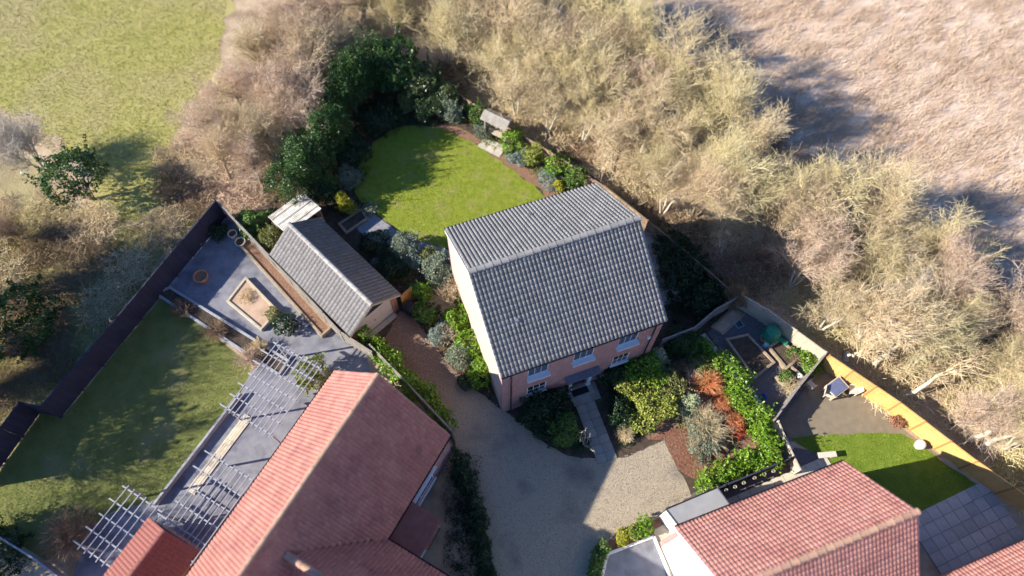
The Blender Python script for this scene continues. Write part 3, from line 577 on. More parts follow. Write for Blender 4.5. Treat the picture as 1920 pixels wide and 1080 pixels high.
# ------------------------------------------------------------------ paving
def slabs(name, a, b, width, nl, nw, m, z=.02, seed=1, gap=.02, label=None):
    """path from a to b (ground points) laid with nl x nw separate slabs; the sheet below is the structure they belong to"""
    a, b = Vector((a[0],a[1],0)), Vector((b[0],b[1],0)); d = (b-a); L = d.length; an = math.atan2(d.y, d.x); rng = random.Random(seed)
    base = MB().box(0, L, -width/2, width/2, 0, z).build(name, M['soil']); base.location = (a.x,a.y,.004); base.rotation_euler.z = an; tag(base, kind='structure')
    sl, sw = L/nl, width/nw
    for i in range(nl):
        off = (.0 if i % 2 else .35)*sw if nw > 1 else 0
        for j in range(nw):
            y0 = -width/2+j*sw; s = MB().box(gap/2, sl-gap/2, gap/2, sw-gap/2, 0, .035).build('slab', m, base, .006)
            s.location = (i*sl, y0, z+rng.uniform(0,.006)); s.rotation_euler = (rng.uniform(-.006,.006), rng.uniform(-.006,.006), rng.uniform(-.01,.01))
    return base
pa, pb = P(1098,738), P(1150,858)
slabs('garden_path', pa, pb, 1.25, 8, 2, M['paving'], seed=4)
slabs('doorway_paving', P(1088,743)+Vector((-.4,0,0)), P(1120,728)+Vector((.25,.1,0)), 1.2, 3, 1, M['paving'], z=.026, seed=9)
slabs('arbour_paving', P(893,268), P(935,287), 1.1, 3, 1, M['paleslab'], seed=5)
slabs('side_path', P(1385,942), P(1570,852), 1.25, 9, 2, M['paleslab'], seed=6)
slabs('patio_paving', P(1749,1003), P(1897,922), 3.5, 8, 5, M['greyslab'], seed=7, z=.018)
slabs('house_side_path', P(1262,560), P(1215,420), 1.3, 9, 2, M['paving'], seed=8)
# forecourt with pale kerb in front of the lower right house
fq = [P(1155,1033), P(1241,997), P(1268,1058), P(1300,1150), P(1140,1150), P(1147,1075)]
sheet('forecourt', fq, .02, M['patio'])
sheet('forecourt_verge', [(1150,1010),(1238,966),(1262,955),(1300,1000),(1310,1120),(1130,1120)], .009, M['mulch'])
sheet('entrance_paving', [(1240,985),(1275,965),(1400,1090),(1420,1200),(1300,1200)], .0165, M['paleslab'])
kb = empty('kerb', (fq[0].x,fq[0].y,0), 0, 'pale edging kerb round the shaded blue-grey forecourt', 'kerb')
for i in (0,1,4,5,2):
    a, b = fq[i], fq[(i+1)%6]; a = Vector((a.x-fq[0].x,a.y-fq[0].y,.07)); b = Vector((b.x-fq[0].x,b.y-fq[0].y,.07)); n = max(1,round((b-a).length/.9))
    for k in range(n): MB().bar(a+(b-a)*((k+.01)/n), a+(b-a)*((k+.99)/n), .16, .14).build('kerb_stone', M['render'], kb, .01)

# ------------------------------------------------------------------ fences
def fence(name, label, pts, h, m, post=None, group=None, plen=1.83, cap=True, board=.15, cat='fence', thick=.03, seed=0):
    """pts: world points on the ground"""
    o = pts[0]; root = empty(name, (o.x,o.y,0), 0, label, cat, group); post = post or m; rng = random.Random(seed)
    q = [Vector((p.x-o.x,p.y-o.y,0)) for p in pts]; first = True
    for s in range(len(q)-1):
        a, b = q[s], q[s+1]; L = (b-a).length; n = max(1, round(L/plen)); d = (b-a)/n; an = math.atan2(d.y,d.x); l = d.length
        pm = MB(); nb = max(1, round((l-.1)/board)); bw = (l-.1)/nb
        for i in range(nb):
            y = 0 if i % 2 == 0 else .012
            pm.box(.05+i*bw+.002, .05+(i+1)*bw+.004, -thick/2+y, y, .06, h-.05+rng.uniform(-.008,.008))
        for z in (.3, h-.35): pm.box(.05,l-.05,-.055,-thick/2-.001,z,z+.07)
        if cap: pm.box(.05,l-.05,-.045,.045,h-.04,h)
        me = None
        for i in range(n+1):
            if i == 0 and not first: continue
            p = a+d*i; MB().box(-.05,.05,-.05,.05,0,h+.04).build('post', post, root).matrix_local = Matrix.Translation(p) @ Matrix.Rotation(an,4,'Z')
        for i in range(n):
            if me is None:
                ob = pm.build('fence_panel', m, root); me = ob.data
            else: ob = link(bpy.data.objects.new('fence_panel', me), root)
            ob.matrix_local = Matrix.Translation(a+d*i+Vector((0,0,rng.uniform(-.02,.02)))) @ Matrix.Rotation(an+rng.uniform(-.006,.006),4,'Z')
        first = False
    return root
fence('panel_fence', 'tall stained fence, coloured with blue shade, on the left edge of the shaded lawn', [top(398,395,2.1),top(273,553,2.1),top(87,790,2.1)], 2.1, M['wood_dark'], seed=1)
fence('panel_fence', 'stepped-out dark fence run at the far lower left of the frame', [top(84,793,2.1),top(43,785,2.1),top(-60,935,2.1)], 2.1, M['wood_dark'], seed=2)
fence('panel_fence', 'grey topped boundary fence between slate garage and the neighbouring patio', [top(402,396,1.8),top(505,497,1.8),top(640,632,1.8),top(700,668,1.8)], 1.8, M['wood_grey'], seed=3)
fence('panel_fence', 'fence with pale top rail behind the bright hedge by the drive', [top(697,655,1.7),top(775,730,1.7),top(856,810,1.7)], 1.7, M['wood_grey'], seed=4)
fence('panel_fence', 'low pale rail at the bottom left corner of the shaded garden', [top(-20,1020,1.2),top(85,1080,1.2),top(140,1120,1.2)], 1.2, M['pergola'], seed=5)
fence('panel_fence', 'weathered fence behind the trees along the back of the garden', [top(790,132,1.7),top(900,208,1.7),top(1010,268,1.7),top(1130,338,1.7),top(1255,430,1.7),top(1392,540,1.7)], 1.3, M['twig_dark'], seed=6)
fence('panel_fence', 'sunlit pale back fence of the vegetable plot', [top(1392,538,1.7),top(1441,564,1.7),top(1553,640,1.7)], 1.7, M['wood_pale'], seed=7)
fence('panel_fence', 'narrow weathered fence dividing vegetable plot from the right-hand lawn', [top(1551,645,1.5),top(1505,706,1.5),top(1462,768,1.5)], 1.5, M['wood_grey'], seed=8)
fence('panel_fence', 'golden new board fence lit by the sun along the right-hand garden', [top(1560,646,1.8),top(1695,730,1.8),top(1843,835,1.8),top(1990,930,1.8)], 1.8, M['wood_yellow'], M['wood_orange'], seed=9)
fence('panel_fence', 'grey fence from the house corner to the vegetable plot', [top(1246,627,1.5),top(1303,603,1.5)], 1.5, M['wood_grey'], seed=10)
fence('panel_fence', 'grey fence and gate closing the upper side of the vegetable plot', [top(1305,602,1.5),top(1345,566,1.5),top(1388,540,1.5)], 1.5, M['wood_grey'], seed=11)
fence('panel_fence', 'dark low fence below the laurel hedge hung with small pots', [top(1268,942,1.3),top(1372,896,1.3),top(1500,838,1.3)], 1.3, M['wood_dark'], seed=12)
fence('panel_fence', 'short mossy pale fence stub beside the laurel hedge end', [top(1468,772,1.2),top(1490,820,1.2),top(1512,862,1.2)], 1.2, M['wood_pale'], seed=13)
fence('garden_gate', 'short orange-brown timber gate beside the garage', [top(752,562,1.7),top(770,546,1.7)], 1.7, M['wood_orange'], cat='gate', board=.12, seed=14)
# stone wall of the vegetable plot: courses of separate stones under a coping
def stonewall(name, label, pts, h, wd, seed=0):
    o = pts[0]; root = empty(name, (o.x,o.y,0), 0, label, 'wall'); rng = random.Random(seed)
    for s in range(len(pts)-1):
        a = Vector((pts[s].x-o.x,pts[s].y-o.y,0)); b = Vector((pts[s+1].x-o.x,pts[s+1].y-o.y,0)); L = (b-a).length; an = math.atan2((b-a).y,(b-a).x)
        MB().box(0,L,-wd/2+.03,wd/2-.03,0,h-.06).build('wall_core', M['stone'], root).matrix_local = Matrix.Translation(a) @ Matrix.Rotation(an,4,'Z')
        x = 0
        while x < L-.1:
            l = min(rng.uniform(.28,.46), L-x); ww = wd+rng.uniform(-.05,.04)
            ob = MB().box(.008,l-.008,-ww/2,ww/2,h-.058,h+rng.uniform(-.012,.03)).build('coping_stone', M['stone'], root, .018)
            ob.matrix_local = Matrix.Translation(a) @ Matrix.Rotation(an,4,'Z') @ Matrix.Translation((x,rng.uniform(-.015,.015),0)) @ Matrix.Rotation(rng.uniform(-.02,.02),4,'X'); x += l
stonewall('stone_wall', 'low grey stone wall between laurel hedge and vegetable plot', [top(1320,614,.9),top(1378,680,.9),top(1432,740,.9),top(1496,824,.9)], .9, .36, 3)

# ------------------------------------------------------------------ raised beds
def bed(name, label, corners, h, m, soil='soil', wd=.16, cat='raised bed'):
    W = [top(*c, h) for c in corners]; o = W[0]; root = empty(name, (o.x,o.y,0), 0, label, cat); q = [Vector((v.x-o.x,v.y-o.y,h/2)) for v in W]; n = len(q)
    for i in range(n):
        a, b = q[i], q[(i+1)%n]; d = (b-a).normalized()
        MB().bar(a+d*wd/2+d*.002, b+d*wd/2*(1)-d*.002, wd, h+.004*(i%2)).build('sleeper', m, root, .012)
    MB().prism([(v.x,v.y) for v in q], .0, h*.72).build('soil', M[soil], root)
    return root
bed('raised_bed', 'long dark raised bed framed in sleepers, middle of vegetable plot', [(1366,622),(1405,612),(1456,662),(1420,692)], .35, M['sleeper'])
bed('raised_bed', 'small timber planter beside the green compost bin', [(1446,634),(1468,618),(1502,652),(1480,672)], .4, M['sleeper'])
bed('raised_bed', 'square timber planter with straggly plants by the dividing fence', [(1462,690),(1486,667),(1512,688),(1492,712)], .35, M['sleeper'])
bed('raised_bed', 'sunken straw-coloured bed in the shaded top corner of vegetable plot', [(1338,600),(1375,564),(1396,575),(1358,612)], .12, M['sleeper'], soil='litter')
bed('raised_bed', 'diamond shaped timber bed in the neighbouring blue-grey patio', [(428,582),(460,538),(522,598),(492,632)], .3, M['wood_pale'], soil='litter')
bed('raised_bed', 'long narrow sleeper bed against the boundary fence beside the garage', [(448,476),(466,463),(622,625),(606,640)], .35, M['sleeper'], soil='mulch')
bed('planting_strip', 'planting strip between two pale rails across the left garden', [(292,572),(318,560),(545,690),(528,716)], .25, M['pergola'], cat='planting strip')
bed('raised_bed', 'low timber bed in the dark corner behind the garage', [(632,430),(672,402),(684,418),(646,446)], .2, M['sleeper'])

# ------------------------------------------------------------------ pergolas
def pergola(label, c, nb, nl, sx, sy, h, seed, holes=()):
    """beams run across, closely set battens along; c is the photo point of the centre at height h"""
    o = P(*c, h); root = empty('pergola', (o.x,o.y,0), AH, label, 'pergola', 'pale slatted pergolas'); rng = random.Random(seed)
    for i in range(nb):
        x = -sx/2+sx*i/(nb-1); ext = rng.uniform(.2,.7); MB().box(x-.035,x+.035,-sy/2-ext,sy/2+.15,h-.14,h).build('beam', M['pergola'], root)
    for j in range(nl):
        y = -sy/2+sy*j/(nl-1)
        if any(a < j < b for a, b in holes): continue
        MB().box(-sx/2-.2,sx/2+.2,y-.022,y+.022,h+.002,h+.05).build('slat', M['pergola'], root)
    for x in (-sx/2,sx/2):
        for y in (-sy/2,sy/2): MB().box(x-.05,x+.05,y-.05,y+.05,0,h-.142).build('post', M['pergola'], root)
pergola('pale grey slatted pergola at the top end of the patio', (520,742), 7, 11, 4.6, 3.2, 2.4, 1)
pergola('longer pale grey slatted pergola beside the dark red roof', (420,985), 6, 14, 4.8, 4.4, 2.4, 2)
pergola('low pale pergola at the bottom left above shrubs', (250,1020), 5, 8, 3.4, 3.0, 2.2, 3)
dk = empty('boardwalk', P(425,868), AH, 'cream plank walkway along the neighbouring patio edge', 'boardwalk')
for i in range(4):
    for k in range(3): MB().box(-2.6+k*1.75,-2.6+k*1.75+1.735,-.30+i*.15,-.30+i*.15+.14,.02,.07).build('plank', M['deck'], dk, .005)
lw = empty('garden_wall', P(405,862), AH, 'thin grey edging wall between shaded lawn and pergola patio', 'wall')
for k in range(8): MB().box(-3.6+k*.95,-3.6+k*.95+.94,-.62,-.47,0,.42).build('coping_stone', M['pergola'], lw, .01)

# ------------------------------------------------------------------ garden objects
def pot(label, px, py, r, h, m, cat='plant pot', soil='soil', name='plant_pot', group=None, z=0.0, plant=None):
    o = P(px,py,h+z); root = empty(name, (o.x,o.y,z), 0, label, cat, group)
    MB().lathe([(.001,0),(r*.68,0),(r*.95,h*.84),(r*1.06,h*.84),(r*1.06,h),(r*.92,h),(r*.88,h*.82)],16).build('pot', M[m], root, smooth=False)
    MB().lathe([(.001,h*.84),(r*.88,h*.83)],16).build('soil', M[soil], root); return root
pot('terracotta pot with pale rim beside the green compost bin', 1437,617,.26,.42,'terracotta')
pot('large terracotta pot on the shaded blue patio at the left', 375,537,.46,.5,'terracotta',soil='mulch')
pot('pale stone pot, upper of two by the boundary fence', 432,455,.30,.5,'palepot')
pot('pale stone pot, lower of two by the boundary fence', 447,470,.34,.45,'palepot')
pot('small pale pot in the dark corner of the left patio', 399,430,.22,.35,'palepot')
pot('small grey pot in the shadow below the dark fence', 371,476,.16,.3,'stone')
pot('dark pot near the garage gate and bin', 800,607,.2,.3,'black')
for i, (x, y) in enumerate([(1375,905),(1391,898),(1407,890),(1427,880),(1445,872),(1462,866)]):
    pot(['first','second','third','fourth','fifth','sixth'][i]+' small pot from the left hung along the dark fence', x, y, .09, .2, 'stone', soil='leaf_olive', group='small pots along the dark fence', z=.85)
# compost bin: tapering faceted drum with a hatch and a lid
cb = empty('compost_bin', top(1452,606,.9), .4, 'tall faceted green compost bin in the vegetable plot', 'compost bin'); n = 8
def ringp(r, z, sq=1.0): return [(r*math.cos(2*math.pi*(i+.5)/n), r*sq*math.sin(2*math.pi*(i+.5)/n), z) for i in range(n)]
mb = MB(); rs = [(.62,0),(.58,.5),(.50,.95),(.44,1.02)]; vs = [v for r_, z_ in rs for v in ringp(r_, z_)]
mb.add(vs, [(j*n+i, j*n+(i+1)%n, (j+1)*n+(i+1)%n, (j+1)*n+i) for j in range(3) for i in range(n)]).build('body', M['greenplastic'], cb)
mb = MB(); vs = [v for r_, z_ in ((.50,1.0),(.50,1.06),(.40,1.16),(.12,1.24)) for v in ringp(r_, z_)]+[(0,0,1.25)]
mb.add(vs, [(j*n+i, j*n+(i+1)%n, (j+1)*n+(i+1)%n, (j+1)*n+i) for j in range(3) for i in range(n)]+[(3*n+i,3*n+(i+1)%n,4*n) for i in range(n)]).build('lid', M['greenplastic'], cb)
MB().box(-.18,.18,-.62,-.585,.06,.36).build('hatch', M['greenplastic'], cb, .01)
gb = empty('storage_box', top(1471,621,.45), -.75, 'small green plastic box with lid against the compost bin', 'box')
MB().box(-.32,.32,-.15,.15,0,.4).build('body', M['greenplastic'], gb, .015); MB().box(-.34,.34,-.17,.17,.401,.46).build('lid', M['greenplastic'], gb, .015)
wc = empty('watering_can', top(1441,629,.3), .6, 'pale mint watering can beside the terracotta pot', 'watering can')
MB().lathe([(.001,0),(.19,0),(.17,.3),(.12,.33),(.10,.32),(.001,.31)],14).build('body', M['mint'], wc); MB().tube((.15,0,.08),(.42,0,.36),.03,.022).build('spout', M['mint'], wc)
hd_ = MB(); pts = [Vector((-.17+.03*math.sin(t*math.pi)*-3,0,.06+.34*t)) for t in np.linspace(0,1,7)]
for a, b in zip(pts, pts[1:]): hd_.tube(a,b,.014,n=6)
hd_.build('handle', M['mint'], wc)
bk = empty('bucket', top(1438,728,.3), 0, 'bright blue plastic bucket in the shade by stone wall', 'bucket')
MB().lathe([(.001,.005),(.14,.005),(.19,.3),(.205,.3),(.205,.33),(.18,.33),(.13,.02),(.001,.02)],16).build('body', M['blueplastic'], bk)
hb = MB(); pts = [Vector((.19*math.cos(t),.05,.3+.02*math.sin(t))) for t in np.linspace(0,math.pi,8)]; [hb.tube(a,b,.008,n=5) for a, b in zip(pts,pts[1:])]; hb.build('handle', M['metal'], bk)
fr = empty('cold_frame', top(1388,593,.15), .5, 'square metal framed cold frame on the dark gravel', 'cold frame')
fm = MB(); [fm.bar(a,b,.035,.14) for a, b in zip([(-.25,-.25,.08),(.25,-.25,.08),(.25,.25,.08),(-.25,.25,.08)],[(.25,-.25,.08),(.25,.25,.08),(-.25,.25,.08),(-.25,-.25,.08)])]; fm.build('frame', M['metal'], fr)
MB().box(-.23,.23,-.23,.23,.02,.06).build('glazing', M['glass'], fr)
st = MB().add([(0,0,0),(.3,.05,0),(.34,.28,0),(.1,.36,0),(-.05,.2,0),(.05,.05,.1),(.26,.1,.13),(.27,.26,.1),(.1,.3,.12),(0,.18,.09)],[(4,3,2,1,0),(5,6,7,8,9)]+[(i,(i+1)%5,5+(i+1)%5,5+i) for i in range(5)]).build('stone', M['render'], None, .015); st.location = top(1503,690,.4)+Vector((0,0,.28)); tag(st,'white lump of stone on the square timber planter','stone')
# wheeled bin by the garage
bn = empty('wheeled_bin', top(768,580,1.0), -.5, 'black wheeled bin standing between garage gate and shrubs', 'bin')
MB().add([(-.24,-.28,.08),(.24,-.28,.08),(.24,.24,.08),(-.24,.24,.08),(-.3,-.36,.98),(.3,-.36,.98),(.3,.34,.98),(-.3,.34,.98)],[(0,3,2,1),(4,5,6,7),(0,1,5,4),(1,2,6,5),(2,3,7,6),(3,0,4,7)]).build('body', M['black'], bn, .02)
MB().add([(-.32,-.38,.985),(.32,-.38,.985),(.32,.38,.985),(-.32,.38,.985),(-.29,-.34,1.07),(.29,-.34,1.07),(.29,.32,1.1),(-.29,.32,1.1)],[(0,3,2,1),(4,5,6,7),(0,1,5,4),(1,2,6,5),(2,3,7,6),(3,0,4,7)]).build('lid', M['black'], bn, .02)
for s in (-1,1): MB().tube((s*.26,.26,.1),(s*.31,.26,.1),.1,n=14).build('wheel', M['black'], bn)
# arbour seat at the back of the lawn
ab = empty('arbour', top(922,238,1.2), -.52, 'weathered timber arbour seat with pitched roof at back of the lawn', 'arbour')
for x in (-.85,.85):
    for y in (-.35,.35): MB().box(x-.05,x+.05,y-.05,y+.05,0,2.0).build('post', M['wood_grey'], ab)
for s in (-1,1):
    for k in range(7):
        u0, u1 = k/7, (k+1)/7; MB().extr([(-1.1,s*(.62-.62*u0),1.95+.42*u0),(-1.1,s*(.62-.62*u1),1.965+.42*u1),(-1.1,s*(.62-.62*u1),1.985+.42*u1),(-1.1,s*(.62-.62*u0),1.975+.42*u0)],(2.2,0,0)).build('roof_board', M['wood_grey'], ab)
for k in range(4): MB().box(-.8,.8,-.28+k*.13,-.17+k*.13,.44,.47).build('seat_slat', M['wood_pale'], ab)
for x in np.linspace(-.7,.7,8): MB().box(x-.04,x+.04,.30,.33,.5,1.2).build('back_slat', M['wood_pale'], ab)
# garden furniture in the right-hand garden
def chair(label, px, py, rz, m):
    c = empty('garden_chair', top(px,py,.5), rz, label, 'chair', 'white chairs by the golden fence')
    MB().box(-.27,.27,-.25,.25,.38,.44).build('seat', M[m], c, .02); MB().extr([(-.27,.25,.44),(.27,.25,.44),(.25,.36,.95),(-.25,.36,.95)],(0,.05,.01)).build('backrest', M[m], c, .015)
    for x in (-.24,.24):
        for y in (-.22,.22): MB().box(x-.025,x+.025,y-.025,y+.025,0,.379).build('leg', M[m], c)
        MB().box(x-.03,x+.03,-.22,.26,.60,.64).build('armrest', M[m], c)
chair('white garden chair against the dividing fence, apart from the table', 1527,702,2.2,'palepot')
chair('white garden chair left of the blue covered table', 1562,716,1.2,'palepot')
chair('white garden chair behind the blue table, nearest the golden fence', 1587,684,-.6,'palepot')
chair('white garden chair right of the blue covered table', 1607,708,-1.6,'palepot')
tb = empty('garden_table', top(1576,704,.75), .6, 'low table under a blue cover among white chairs', 'table')
MB().box(-.62,.62,-.45,.45,.66,.73).build('table_top', M['wood_pale'], tb, .01); MB().box(-.55,.5,-.40,.38,.731,.76).build('cover', M['bluecover'], tb, .01)
for x in (-.55,.55):
    for y in (-.38,.38): MB().box(x-.04,x+.04,y-.04,y+.04,0,.659).build('leg', M['wood_pale'], tb)
bl = empty('stone_ball', top(1735,808,.3), 0, 'white stone ball on a low plinth on the lawn by the golden fence', 'ornament')
MB().lathe([(.001,.02)]+[(.30*math.sin(t),.36-.30*math.cos(t)) for t in np.linspace(.3,2.9,12)]+[(.001,.66)],18).build('ball', M['render'], bl, smooth=True); MB().lathe([(.001,0),(.24,0),(.2,.08),(.001,.08)],18).build('plinth', M['stone'], bl)
bc = empty('garden_bench', top(1562,832,.45), .1, 'pale stone bench at the lower edge of the right lawn', 'bench')
MB().box(-.55,.55,-.17,.17,.38,.46).build('seat', M['palepot'], bc, .015); [MB().box(x-.08,x+.08,-.13,.13,0,.379).build('leg', M['palepot'], bc) for x in (-.38,.38)]

# ------------------------------------------------------------------ plants
def leafmesh(name, C, Nn, size, m, rng, aspect=.55, jit=.7):
    """rhombic leaves at C facing roughly along Nn"""
    n = len(C); Nn = Nn + rng.normal(0, jit, (n,3)); Nn /= np.linalg.norm(Nn, axis=1, keepdims=True)+1e-9
    r = rng.normal(0,1,(n,3)); T = np.cross(Nn, r); T /= np.linalg.norm(T, axis=1, keepdims=True)+1e-9; B = np.cross(Nn, T)
    s = size*rng.uniform(.6,1.35,(n,1)); L = T*s/2; Wd = B*s*aspect/2
    V = np.stack([C-L, C+Wd-L*.1, C+L, C-Wd-L*.1], 1).reshape(-1,3); Q = np.arange(n*4).reshape(n,4)
    return npmesh(name, V, Q, m)
def tubemesh(name, A, B, ra, rb, m, sides=3):
    A, B = np.asarray(A,float), np.asarray(B,float); ra = np.asarray(ra,float)[:,None]; rb = np.asarray(rb,float)[:,None]
    d = B-A; d /= np.linalg.norm(d,axis=1,keepdims=True)+1e-9; h = np.where(np.abs(d[:,2:3])>.9, np.array([[1.,0,0]]), np.array([[0,0,1.]]))
    x = np.cross(d,h); x /= np.linalg.norm(x,axis=1,keepdims=True)+1e-9; y = np.cross(d,x); n = len(A); V = np.zeros((n,2*sides,3))
    for i in range(sides):
        t = 2*math.pi*i/sides; u = x*math.cos(t)+y*math.sin(t); V[:,i] = A+u*ra; V[:,sides+i] = B+u*rb
    Q = np.array([(i,(i+1)%sides,sides+(i+1)%sides,sides+i) for i in range(sides)])
    Q = (Q[None]+(np.arange(n)*2*sides)[:,None,None]).reshape(-1,4)
    return npmesh(name, V.reshape(-1,3), Q, m)
def lumps(rng, n, rx, ry, rz, k=9, rough=.5):
    """points and outward normals over a lumpy dome whose base is z=0"""
    a = rng.uniform(0,2*math.pi,k); e = np.arcsin(rng.uniform(-.1,1,k)); rad = rng.uniform(.26,.56,k)
    cc = np.stack([np.cos(a)*np.cos(e),np.sin(a)*np.cos(e),np.sin(e)],1)*(1.12-rad)[:,None]; cc = np.concatenate([cc,[[0,0,.1]]]); rad = np.concatenate([rad,[.6]])
    idx = rng.choice(k+1, n*2, p=(rad**2)/(rad**2).sum()); d = rng.normal(0,1,(n*2,3)); d[:,2] = np.abs(d[:,2])*1.0-.25; d /= np.linalg.norm(d,axis=1,keepdims=True)
    p = cc[idx]+d*rad[idx][:,None]*(1+rng.normal(-.08,.14,n*2))[:,None]
    q = ((p[:,None,:]-cc[None])**2).sum(2) < (rad[None]*.80)**2     # drop what is buried
    keep = ~q.any(1); p, d = p[keep][:n], d[keep][:n]
    ns = 18; sel = rng.random(len(p)) < .16; which = rng.integers(0,ns,len(p)); src = rng.integers(0,len(p),ns)
    off = rng.random(len(p))[:,None]*rng.uniform(.15,.5,ns)[which][:,None]; p = np.where(sel[:,None], p[src][which]+(d[src][which]+np.array([0,0,.35]))*off+rng.normal(0,.035,p.shape), p)
    p = p*np.array([rx,ry,rz*.62])+np.array([0,0,rz*.40]); p[:,2] = np.maximum(p[:,2],.02+rng.uniform(0,.1,len(p)))
    return p, d
SH = {}
def shrub_meshes(style, seed, rx, rz):
    key = (style, seed, round(rx,1), round(rz,1))
    if key in SH: return SH[key]
    rng = np.random.default_rng(seed*77+len(style)); st = STY[style]; area = 2*math.pi*rx*rx*.6+2*math.pi*rx*rz*.55; sz = st.get('size',.11)*max(1.0, rx/1.15)
    n = int(min(19000, area*st.get('dens',1.0)*1.7/(sz*sz*st.get('asp',.55)*.5))); fol = None
    if n > 10:
        p, d = lumps(rng, n, rx, rx*rng.uniform(.85,1.15), rz, st.get('k',10)); fol = leafmesh('foliage', p, d, sz, M[st['mat']], rng, st.get('asp',.55), st.get('jit',.75))
    A=[];B=[];ra=[];rb=[]
    for i in range(st.get('stems',14)):
        a = rng.uniform(0,2*math.pi); tp = np.array([math.cos(a)*rx*rng.uniform(.2,.85), math.sin(a)*rx*rng.uniform(.2,.85), rz*rng.uniform(.6,.95)]); p0 = np.array([rng.normal(0,.08),rng.normal(0,.08),0])
        mid = p0*.4+tp*.6+rng.normal(0,.06,3); A += [p0,mid]; B += [mid,tp]; ra += [.03,.02]; rb += [.02,.008]
    stm = tubemesh('stems', A,B,ra,rb,M[st.get('stem','bark')],4)
    SH[key] = (fol, stm); return SH[key]
STY = {
 'laurel': dict(mat='leaf_laurel', size=.125, k=14), 'dark': dict(mat='leaf_dark', size=.13, k=11), 'bright': dict(mat='leaf_bright', size=.15, k=12, jit=.9), 'mid': dict(mat='leaf_mid', size=.13, k=12),
 'yellow': dict(mat='leaf_yellow', size=.09, k=12), 'yellowgreen': dict(mat='leaf_yellowgreen', size=.12, k=12), 'grey': dict(mat='leaf_greygreen', size=.10, k=13, jit=1.0), 'blue': dict(mat='leaf_blue', size=.10, k=13),
 'holly': dict(mat='leaf_holly', size=.11, k=13, jit=1.0), 'olive': dict(mat='leaf_olive', size=.10, k=12), 'tan': dict(mat='leaf_tan', size=.10, k=14, jit=1.0, dens=.8), 'russet': dict(mat='leaf_russet', size=.10, dens=.5),
}
def shrub(name, label, px, py, r, h, style, seed=1, group=None, cat='shrub', cov=.5):
    o = P(px,py,h*cov); root = empty(name, (o.x,o.y,0), seed*1.7, label, cat, group); fol, stm = shrub_meshes(style, seed, r*1.12, h)
    link(bpy.data.objects.new('foliage', fol), root); link(bpy.data.objects.new('stems', stm), root); return root
def twiggy(rng, r, h, n, sub=6, w=.010, base=.15, up=.8, curl=.3):
    """a bush of bare stems: n stems from the crown, each with sub side twigs"""
    A=[];B=[];ra=[];rb=[]
    for i in range(n):
        a = rng.uniform(0,2*math.pi); sp = rng.uniform(.05,1)**.6; p = np.array([math.cos(a)*base*rng.random(),math.sin(a)*base*rng.random(),0]); tgt = np.array([math.cos(a)*r*sp, math.sin(a)*r*sp, h*(1-.55*sp*sp)*rng.uniform(.75,1.05)])
        K = 4; prev = p
        for k in range(1,K+1):
            t = k/K; q = p+(tgt-p)*np.array([t**1.3,t**1.3,t**.8])+rng.normal(0,curl*.08*r,3); A.append(prev);B.append(q);ra.append(w*(1.4-t*.8));rb.append(w*(1.2-t*.8))
            if k > 1:
                for s in range(sub//2):
                    dd = (q-prev); dd = dd/np.linalg.norm(dd)+rng.normal(0,.7,3); dd[2] = abs(dd[2])*up; e = q+dd/np.linalg.norm(dd)*rng.uniform(.12,.38)*max(r,.6); A.append(q);B.append(e);ra.append(w*.6);rb.append(w*.35)
            prev = q
    return A,B,ra,rb
def twigbush(name, label, px, py, r, h, m, n=90, sub=6, w=.011, seed=1, group=None, cat='shrub', cov=.5, **kw):
    rng = np.random.default_rng(seed); o = P(px,py,h*cov); root = empty(name, (o.x,o.y,0), 0, label, cat, group)
    A,B,ra,rb = twiggy(rng,r,h,n,sub,w,**kw); link(bpy.data.objects.new('twigs', tubemesh('twigs',A,B,ra,rb,M[m],3)), root)
    link(bpy.data.objects.new('root_crown', tubemesh('root_crown',[(0,0,-.02)],[(0,0,.15)],[.12],[.05],M['bark'],7)), root); return root
def conifer(name, label, px, py, r, h, m, seed=1, cat='conifer', tiers=11, cov=.45, group=None):
    rng = np.random.default_rng(seed); o = P(px,py,h*cov); root = empty(name,(o.x,o.y,0),0,label,cat,group); C=[];D=[];A=[];B=[];ra=[];rb=[]
    for t in range(tiers):
        z = h*(.08+.88*t/tiers); rr = r*(1-(t/tiers)**.9)+.06; nb = max(5,int(14*(1-t/tiers)+5))
        for b in range(nb):
            a = rng.uniform(0,2*math.pi); L = rr*rng.uniform(.75,1.1); dv = np.array([math.cos(a),math.sin(a),.18-.25*(1-t/tiers)]); p0 = np.array([0,0,z]); p1 = p0+dv*L; A.append(p0);B.append(p1);ra.append(.014);rb.append(.005)
            for k in range(int(16*L/r)+6):
                u = rng.uniform(.25,1); C.append(p0+dv*L*u+rng.normal(0,.045,3)); D.append(dv*.3+np.array([0,0,.8]))
    C = np.array(C); D = np.array(D); C[:,2] = np.maximum(C[:,2],.03)
    link(bpy.data.objects.new('needles', leafmesh('needles', np.repeat(C,3,0)+rng.normal(0,.03,(len(C)*3,3)), np.repeat(D,3,0), .13, M[m], rng, .28, .8)), root)
    link(bpy.data.objects.new('branches', tubemesh('branches',A,B,ra,rb,M['bark'],3)), root); link(bpy.data.objects.new('trunk', tubemesh('trunk',[(0,0,0)],[(0,0,h)],[.07],[.01],M['bark'],6)), root); return root
